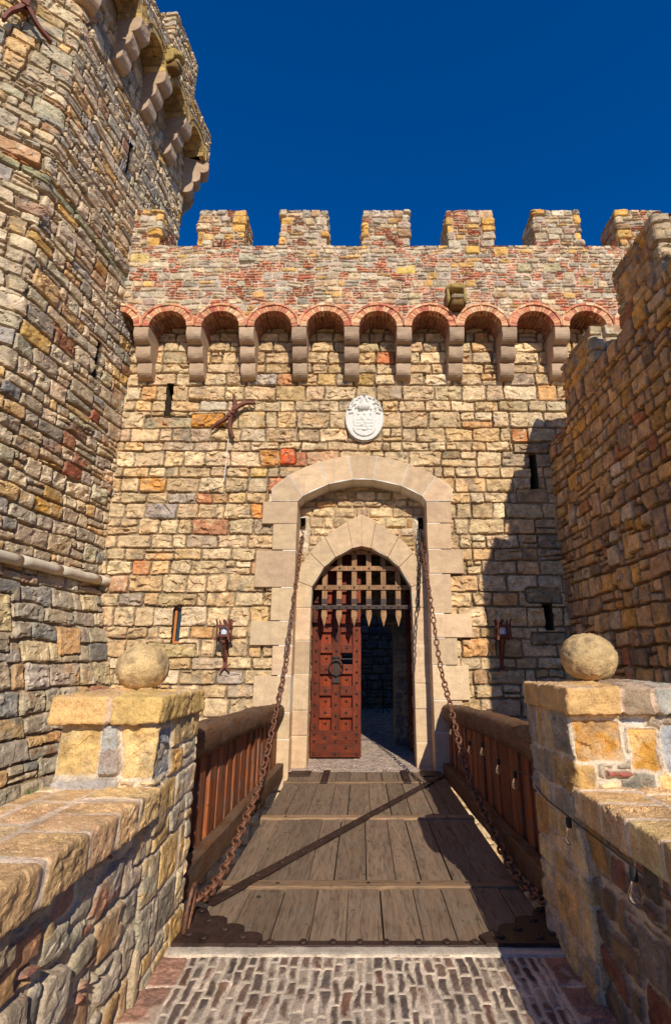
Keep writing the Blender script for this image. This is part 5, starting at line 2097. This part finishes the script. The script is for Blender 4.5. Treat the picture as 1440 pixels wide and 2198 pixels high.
# shield
sw = np.where(Vc > -.2, .205 - .02 * sstep(0, .3, -Vc), .205 * np.sqrt(np.clip(1 - ((Vc + .2) / .17) ** 2, 0, 1)))
top = .10 + .022 * np.cos(np.abs(Uc) * 42)
shield = sstep(0, .008, sw - np.abs(Uc)) * sstep(0, .008, top - Vc) * sstep(0, .01, Vc + .375)
Hc += .032 * shield
Hc -= .012 * shield * sstep(0, .006, .010 - np.abs(Vc - .0))
for z in (-.055, -.115, -.175, -.235):
    Hc += .010 * shield * sstep(-.004, .004, .016 - np.abs(Vc - z)) * (np.abs(Uc) < .165 + z * .1)
for (x, y, a, b, r) in ((-.04, -.03, .03, .05, .4), (.02, -.10, .035, .06, -.3), (-.05, -.16, .05, .022, .3), (.05, -.2, .02, .06, .2), (.0, -.25, .05, .025, 0), (.05, -.05, .05, .02, .5), (-.11, .05, .02, .025, 0), (0, .05, .02, .025, 0), (.11, .05, .02, .025, 0)):
    Hc = np.maximum(Hc, (.045 + .032) * (shield > .5) + blob(x, y, a, b, .022, r) * (shield > .5))
# helmet, ball, plumes, mantling
Hc = np.maximum(Hc, .05 + blob(.0, .205, .105, .085, .085, .15))
Hc = np.maximum(Hc, .045 + blob(-.075, .195, .05, .075, .09, -.2) * 1.0)
for k in range(4):
    Hc -= .014 * (np.abs((Uc + .085) * .9 + (Vc - .205) * .2 - .018 * k) < .004) * (np.abs(Vc - .20) < .05)
Hc = np.maximum(Hc, .04 + blob(0, .445, .034, .036, .075))
for sg in (-1, 1):
    Hc = np.maximum(Hc, .045 + blob(sg * .05, .345, .03, .09, .04, sg * .35))
    Hc = np.maximum(Hc, .045 + blob(sg * .095, .385, .05, .022, .04, -sg * .5))
    rgc = np.random.default_rng(4 if sg < 0 else 8)
    for k in range(26):
        x, y = sg * rgc.uniform(.12, .30), rgc.uniform(.11, .36)
        Hc = np.maximum(Hc, .045 + blob(x, y, rgc.uniform(.02, .05), rgc.uniform(.012, .026), rgc.uniform(.025, .05), rgc.uniform(-1.5, 1.5)))
    for k in range(5):
        Hc = np.maximum(Hc, .045 + blob(sg * (.14 + .03 * k), .11 - .005 * k, .022, .045, .035, sg * .6))
rim = np.clip((ew - np.abs(Uc)) / .02, 0, 1)
Hc = np.where(inside, Hc * (0.55 + .45 * np.sqrt(rim)), 0) + .003 * fbm(Uc * 30, Vc * 30, 6, 3)
ball_top = (Uc ** 2 + (Vc - .445) ** 2) < .036 ** 2
keep = inside | ball_top
V = np.stack([crest_c[0] + Uc, 8.405 - np.maximum(Hc, -.02), crest_c[1] + Vc], -1).reshape(-1, 3)
kf = keep[:-1, :-1] & keep[1:, :-1] & keep[1:, 1:] & keep[:-1, 1:]
Fq = grid_faces(n, m)[kf].reshape(-1, 4)
used = np.zeros(len(V), bool)
used[Fq.reshape(-1)] = True
mp = np.cumsum(used) - 1
cgeo = Geo().add(V[used], mp[Fq])
# rim going back to the wall
a = np.linspace(0, 2 * math.pi, 80)
ex = .343 * np.cos(a) * np.abs(np.cos(a)) ** -.08
ez = np.where(np.sin(a) > 0, .44, .45) * np.sin(a)
V = [(crest_c[0] + x, y, crest_c[1] + z) for x, z in zip(ex, ez) for y in (8.383, 8.47)]
cgeo.add(V, [(2 * i, 2 * i + 1, 2 * i + 3, 2 * i + 2) for i in range(79)])
tag(cgeo.build('coat_of_arms', M_PLASTER, smooth=True), 'white oval relief with a helmet above a barred shield over the gate', 'coat of arms')

# ------------------------------------------------------------------ X shaped iron wall ties


def curve_bar(g, pts, w, d, M=None):
    """flat bar through points, d deep along y"""
    P = np.array(pts, float)
    for _ in range(2):
        Q = [P[0]]
        for a, b in zip(P[:-1], P[1:]):
            Q += [a * .75 + b * .25, a * .25 + b * .75]
        Q.append(P[-1])
        P = np.array(Q)
    T = np.gradient(P, axis=0)
    T /= np.linalg.norm(T, axis=1)[:, None]
    V = []
    for i, (p, t) in enumerate(zip(P, T)):
        s = np.cross(t, (0, 1, 0))
        s /= np.linalg.norm(s)
        k = w * (1 - .45 * i / (len(P) - 1))
        for a, b in ((-1, -1), (1, -1), (1, 1), (-1, 1)):
            V.append(p + s * a * k / 2 + np.array((0, b * d / 2, 0)))
    n = len(P)
    Fs = [(4 * i + k, 4 * i + (k + 1) % 4, 4 * i + 4 + (k + 1) % 4, 4 * i + 4 + k) for i in range(n - 1) for k in range(4)] + [(3, 2, 1, 0), (4 * n - 4, 4 * n - 3, 4 * n - 2, 4 * n - 1)]
    V = np.array(V)
    if M is not None:
        V = xf(V, M)
    return g.add(V, Fs)


def z4(x, y):
    return 430 + x / 10.286, 830 + y / 10.286


ARMS = [[(705, 600), (800, 450), (980, 352), (1080, 338), (1212, 342)], [(745, 510), (790, 420), (775, 330), (740, 240), (738, 160)],
        [(670, 600), (570, 715), (360, 812), (240, 922)], [(690, 640), (655, 760), (662, 920), (728, 1112)]]
tie = thing('wall_tie', 'rust red X shaped iron wall tie on the gate wall left of the crest', 'wall tie', tuple(PY(498, 886, 8.33)), 'X shaped iron wall ties')
c0 = PY(*z4(700, 580), 8.30)
for arm in ARMS:
    pts = []
    for k, q in enumerate(arm):
        p = PY(*z4(*q), 8.30)
        p[1] += .012 * k - .01
        pts.append(p)
    part(curve_bar(Geo(), pts, .07, .075).build('arm', M_RED, bevel=.006), tie)
hb = Geo()
a = math.radians(40)
for q in (-.065, 0, .065):
    hb.box((c0[0] + q * .5 - .03, 8.235, c0[2] + q * .9 - .028), (c0[0] + q * .5 + .03, 8.30, c0[2] + q * .9 + .028))
hb.tube([(c0[0], 8.25, c0[2]), (c0[0], 8.46, c0[2])], .022, 8)
part(hb.build('hub', M_RED, bevel=.005), tie)
e = PY(490, 945, 8.36)
part(Geo().tube([(e[0], 8.36, e[2]), (e[0] - .012, 8.39, e[2] - .35), (e[0] - .03, 8.40, e[2] - .75)], .006, 5).build('cord', M_CORD), tie)

d = ray(56, 8)
t = n1.dot(C1 + n1 * .16) / n1.dot(d[:2])
tc = d * t
tie2 = thing('wall_tie', 'rust red X shaped iron wall tie high on the tower at the picture corner', 'wall tie', tuple(tc), 'X shaped iron wall ties')
Mt = Matrix(((D1[0], -n1[0], 0, tc[0]), (D1[1], -n1[1], 0, tc[1]), (0, 0, 1, tc[2]), (0, 0, 0, 1)))
for arm in ([(0, 0, 0), (-.05, .01, -.14), (-.16, .03, -.3), (-.2, .05, -.5)], [(0, 0, 0), (.1, .01, -.12), (.22, .03, -.26), (.40, .05, -.36)], [(0, 0, 0), (-.1, .01, .13), (-.24, .03, .22), (-.42, .05, .22)], [(0, 0, 0), (.03, .01, .16), (0, .03, .32), (.02, .05, .5)]):
    part(curve_bar(Geo(), arm, .07, .075, Mt).build('arm', M_RED, bevel=.006), tie2)
part(Geo().box((-.05, -.05, -.06), (.05, .14, .06), None, Mt).build('hub', M_RED, bevel=.006), tie2)

# ------------------------------------------------------------------ lantern brackets


def sconce(x, sg, label):
    zb, zt_ = -.17, .60
    root = thing('wall_lantern', label, 'wall lantern', (x, 8.40, zb), 'iron lanterns beside the gate')
    g = Geo()
    g.box((x - .028, 8.375, zb + .10), (x + .028, 8.40, zt_ - .12))
    for s in (-1, 1):
        curve_bar(g, [(x, 8.385, zb + .12), (x + s * .012, 8.38, zb + .07), (x + s * .045, 8.375, zb + .03), (x + s * .075, 8.36, zb - .005)], .05, .025)
        curve_bar(g, [(x, 8.385, zt_ - .14), (x + s * .02, 8.38, zt_ - .08), (x + s * .03, 8.375, zt_ - .03), (x + s * .07, 8.36, zt_ + .02)], .055, .025)
    part(g.build('back_plate', M_RED, bevel=.004), root)
    g = Geo()
    yb = 8.17
    pts = [(x, 8.385, zb + .14), (x, 8.34, zb + .2), (x, 8.27, zb + .30), (x, 8.20, zb + .40), (x, yb, zb + .46)]
    P = resample(pts, .012)
    for q in range(2):          # twisted pair
        g.tube([(p[0] + .013 * math.cos(i * .9 + q * math.pi), p[1] + .013 * math.sin(i * .9 + q * math.pi), p[2]) for i, p in enumerate(P)], .013, 6)
    g.tube([(x, 8.39, zb + .36), (x, 8.28, zb + .40), (x, 8.2, zb + .46)], .012, 6)
    g.lathe([(.02, -.03), (.036, -.01), (.03, .02), (.05, .04), (.001, .045)], (x, yb, zb + .44), 10)
    part(g.build('torch_arm', M_RED), root)
    g = Geo()
    z0, z1 = zb + .50, zb + .70
    w = .088
    for i in (-1, 1):
        for j in (-1, 1):
            curve_bar(g, [(x + i * (w + .022), yb + j * (w + .015), z0 - .035), (x + i * w, yb + j * w, z0 + .02), (x + i * w, yb + j * w, (z0 + z1) / 2), (x + i * w, yb + j * w, z1 + .02), (x + i * (w + .02), yb + j * (w + .015), z1 + .075)], .034, .02)
    for z in (z0 + .03, z1 - .03):
        for s in (-1, 1):
            g.box((x - w, yb + s * w - .008, z - .018), (x + w, yb + s * w + .008, z + .018))
            g.box((x + s * w - .008, yb - w, z - .018), (x + s * w + .008, yb + w, z + .018))
    g.box((x - w, yb - w, z0 + .008), (x + w, yb + w, z0 + .018))
    g.bar((x, 8.39, z0 + .03), (x, yb + w, z0 + .03), .03, .02)
    g.bar((x, 8.39, z1 - .03), (x, yb + w, z1 - .03), .03, .02)
    cage = part(g.build('cage', M_RED), root)
    part(Geo().lathe([(.001, 0), (.045, .0), (.048, .02), (.048, .12), (.03, .15), (.02, .17), (.001, .172)], (x, yb, z0 + .02), 14).build('lamp_glass', M_WHITELAMP, smooth=True), cage)


sconce(float(PY(487, 1388, 8.4)[0]), -1, 'rusty iron lantern bracket on the sunlit wall left of the gate')
sconce(float(PY(1073, 1388, 8.4)[0]), 1, 'rusty iron lantern bracket in the shade right of the gate')

# ------------------------------------------------------------------ beast head waterspouts


def spout(M, label, s=1.0):
    root = thing('waterspout', label, 'waterspout', tuple(M.to_translation()), 'carved waterspouts')

    def lump(c, r, seed, amp=.12, n=26, m=16):
        U, Vv = np.meshgrid(np.linspace(0, 2 * math.pi, n), np.linspace(0, math.pi, m), indexing='ij')
        N = np.stack([np.sin(Vv) * np.cos(U), np.sin(Vv) * np.sin(U), np.cos(Vv)], -1)
        nb = N * (1 / np.maximum(.001, (np.abs(N) ** 3.4).sum(-1) ** (1 / 3.4)))[..., None]
        h = 1 + amp * fbm3(N[..., 0] * 2.5, N[..., 1] * 2.5, N[..., 2] * 2.5, seed, 3)
        P = nb * h[..., None] * np.array(r) + np.array(c)
        return xf(P.reshape(-1, 3) * s, M), grid_faces(n, m).reshape(-1, 4)[:, ::-1]
    ylw, brn = lin(176, 148, 86), lin(122, 92, 52)
    g = Geo()
    g.add(*lump((0, -.06, .40), (.165, .16, .105), 3), ylw)                 # skull
    g.add(*lump((0, -.20, .375), (.125, .10, .065), 4), ylw)                # muzzle
    for e in (-1, 1):
        g.add(*lump((e * .135, -.06, .505), (.038, .03, .06), 5, .05), ylw)  # ears
        g.add(*lump((e * .085, -.195, .445), (.034, .03, .018), 6, .05), ylw)  # brows
        g.add(*lump((e * .15, -.06, .27), (.035, .12, .16), 7), ylw * .9)       # cheeks
    part(g.build('head', M_NEAR, smooth=True), root)
    g = Geo()
    for (a, b) in ((-.04, 0), (0, 0.0), (.04, 0), (-.02, .03), (.02, .03)):
        g.add(*lump((a, -.29, .385 + b), (.009, .012, .009), 2, 0, 10, 8), lin(40, 34, 26))
    part(g.build('nose_holes', M_NEAR), root)
    g = Geo()
    g.add(*lump((0, -.09, .10), (.125, .15, .095), 8), brn)
    g.add(*lump((0, -.21, .175), (.115, .055, .05), 9), lin(150, 128, 100))
    part(g.build('lower_jaw', M_NEAR, smooth=True), root)
    part(Geo().add(*lump((0, .0, .27), (.13, .06, .12), 11), lin(112, 78, 36)).build('throat', M_NEAR, smooth=True), root)


q = PY(977, 630, 7.9)
spout(Matrix.Translation((q[0], 7.95, 6.06)), 'yellow beast head waterspout with open mouth above the brick arches')
d = ray(362, 150)
t = off.dot(C1 + off * OFF) / off.dot(d[:2])
p = d * t
Ms = Matrix(((D2[0], -off[0], 0, p[0]), (D2[1], -off[1], 0, p[1]), (0, 0, 1, p[2] - .1), (0, 0, 0, 1)))
spout(Ms, 'stone waterspout jutting from the tower gallery high on the left', 1.0)

# ------------------------------------------------------------------ festoon of bulbs on the right
fest = thing('string_light', 'black cable of clear bulbs strung along the shaded right rail and parapet', 'string light', (1.15, 5, -1))
cab = [PX(953, 1540, 1.22), PX(970, 1556, 1.21), PX(1007, 1590, 1.2), PX(1035, 1592, 1.19), PX(1069, 1628, 1.18), PX(1104, 1655, 1.17), PX(1140, 1663, 1.16), PX(1158, 1705, 1.13), PX(1218, 1752, 1.12), PX(1300, 1815, 1.085), PX(1355, 1858, 1.085), PX(1440, 1925, 1.085)]
part(Geo().tube(resample(cab, .03), .0042, 6).build('cable', M_CABLE), fest)
for (px, py, X) in ((968, 1556, 1.21), (1007, 1590, 1.20), (1035, 1592, 1.19), (1069, 1628, 1.18), (1104, 1655, 1.17), (1219, 1754, 1.115), (1357, 1860, 1.075)):
    p = PX(px, py, X)
    h = part(Geo().lathe([(.001, .0), (.014, -.002), (.016, -.03), (.013, -.05), (.001, -.05)], tuple(p), 10).build('lamp_holder', M_CABLE), fest)
    part(Geo().lathe([(.012, -.048), (.016, -.06), (.027, -.085), (.029, -.105), (.022, -.125), (.001, -.135)], tuple(p), 14).build('bulb', M_BULB, smooth=True), h)

# ------------------------------------------------------------------ a weed by the coping
rw = random.Random(3)
g = Geo()
base = np.array((-1.735, 3.06, -.78))
for k in range(13):
    a, l = rw.uniform(0, 6.28), rw.uniform(.03, .07)
    tip = base + np.array((math.cos(a) * l * .8 - .02, math.sin(a) * l * .8, rw.uniform(.05, .12)))
    dirv = tip - base
    s = np.cross(dirv, (0, 0, 1.0))
    s = s / np.linalg.norm(s) * .016
    mid = base + dirv * .6 + np.array((0, 0, .012))
    g.add([base, mid - s, tip, mid + s], [(0, 1, 2), (0, 2, 3)])
tag(g.build('weed', M_LEAF), 'small green weed growing beside the left parapet coping', 'weed')
# ------------------------------------------------------------------ light, sky, camera
SUN = np.array((0.37, -1.6, 1.0))          # towards the sun
SUN /= np.linalg.norm(SUN)
el = math.asin(SUN[2])
az = math.atan2(SUN[0], SUN[1])             # from +y, clockwise
w = bpy.data.worlds.new('World')
scene.world = w
w.use_nodes = True
nt = w.node_tree
bg = nt.nodes['Background']
sky = nt.nodes.new('ShaderNodeTexSky')
sky.sky_type = 'NISHITA'
sky.sun_disc = False
sky.sun_elevation = el
sky.sun_rotation = az
sky.altitude = 600
sky.air_density = 1.0
sky.dust_density = 0.1
sky.ozone_density = 4.0
hs = nt.nodes.new('ShaderNodeHueSaturation')
hs.inputs['Saturation'].default_value = 1.35
hs.inputs['Value'].default_value = 0.8
nt.links.new(sky.outputs[0], hs.inputs['Color'])
nt.links.new(mixc(nt, hs.outputs[0], (1.0, 1.02, 1.34), 1.0, 'MULTIPLY'), bg.inputs['Color'])
bg.inputs['Strength'].default_value = 0.125
sl = bpy.data.lights.new('sun', 'SUN')
sl.energy = 5.0
sl.angle = math.radians(0.5)
sl.color = (1.0, 0.94, 0.82)
so = bpy.data.objects.new('sun', sl)
COL.objects.link(so)
so.location = tuple(SUN * 40)
so.rotation_euler = Vector(SUN).to_track_quat('Z', 'Y').to_euler()
cam = bpy.data.cameras.new('camera')
cam.sensor_fit = 'VERTICAL'
cam.sensor_height = 36.0
cam.lens = F / 2198 * 36.0
cam.shift_x = (720 - CX) / 2198
cam.clip_start = 0.05
cam.clip_end = 2000
co = bpy.data.objects.new('camera', cam)
COL.objects.link(co)
co.location = (0, 0, 0)
co.rotation_euler = (math.pi / 2 + PITCH, 0, 0)
scene.camera = co
vs = scene.view_settings
vs.view_transform = 'Standard'
vs.look = 'None'
vs.exposure = 0.0
vs.gamma = 1.0
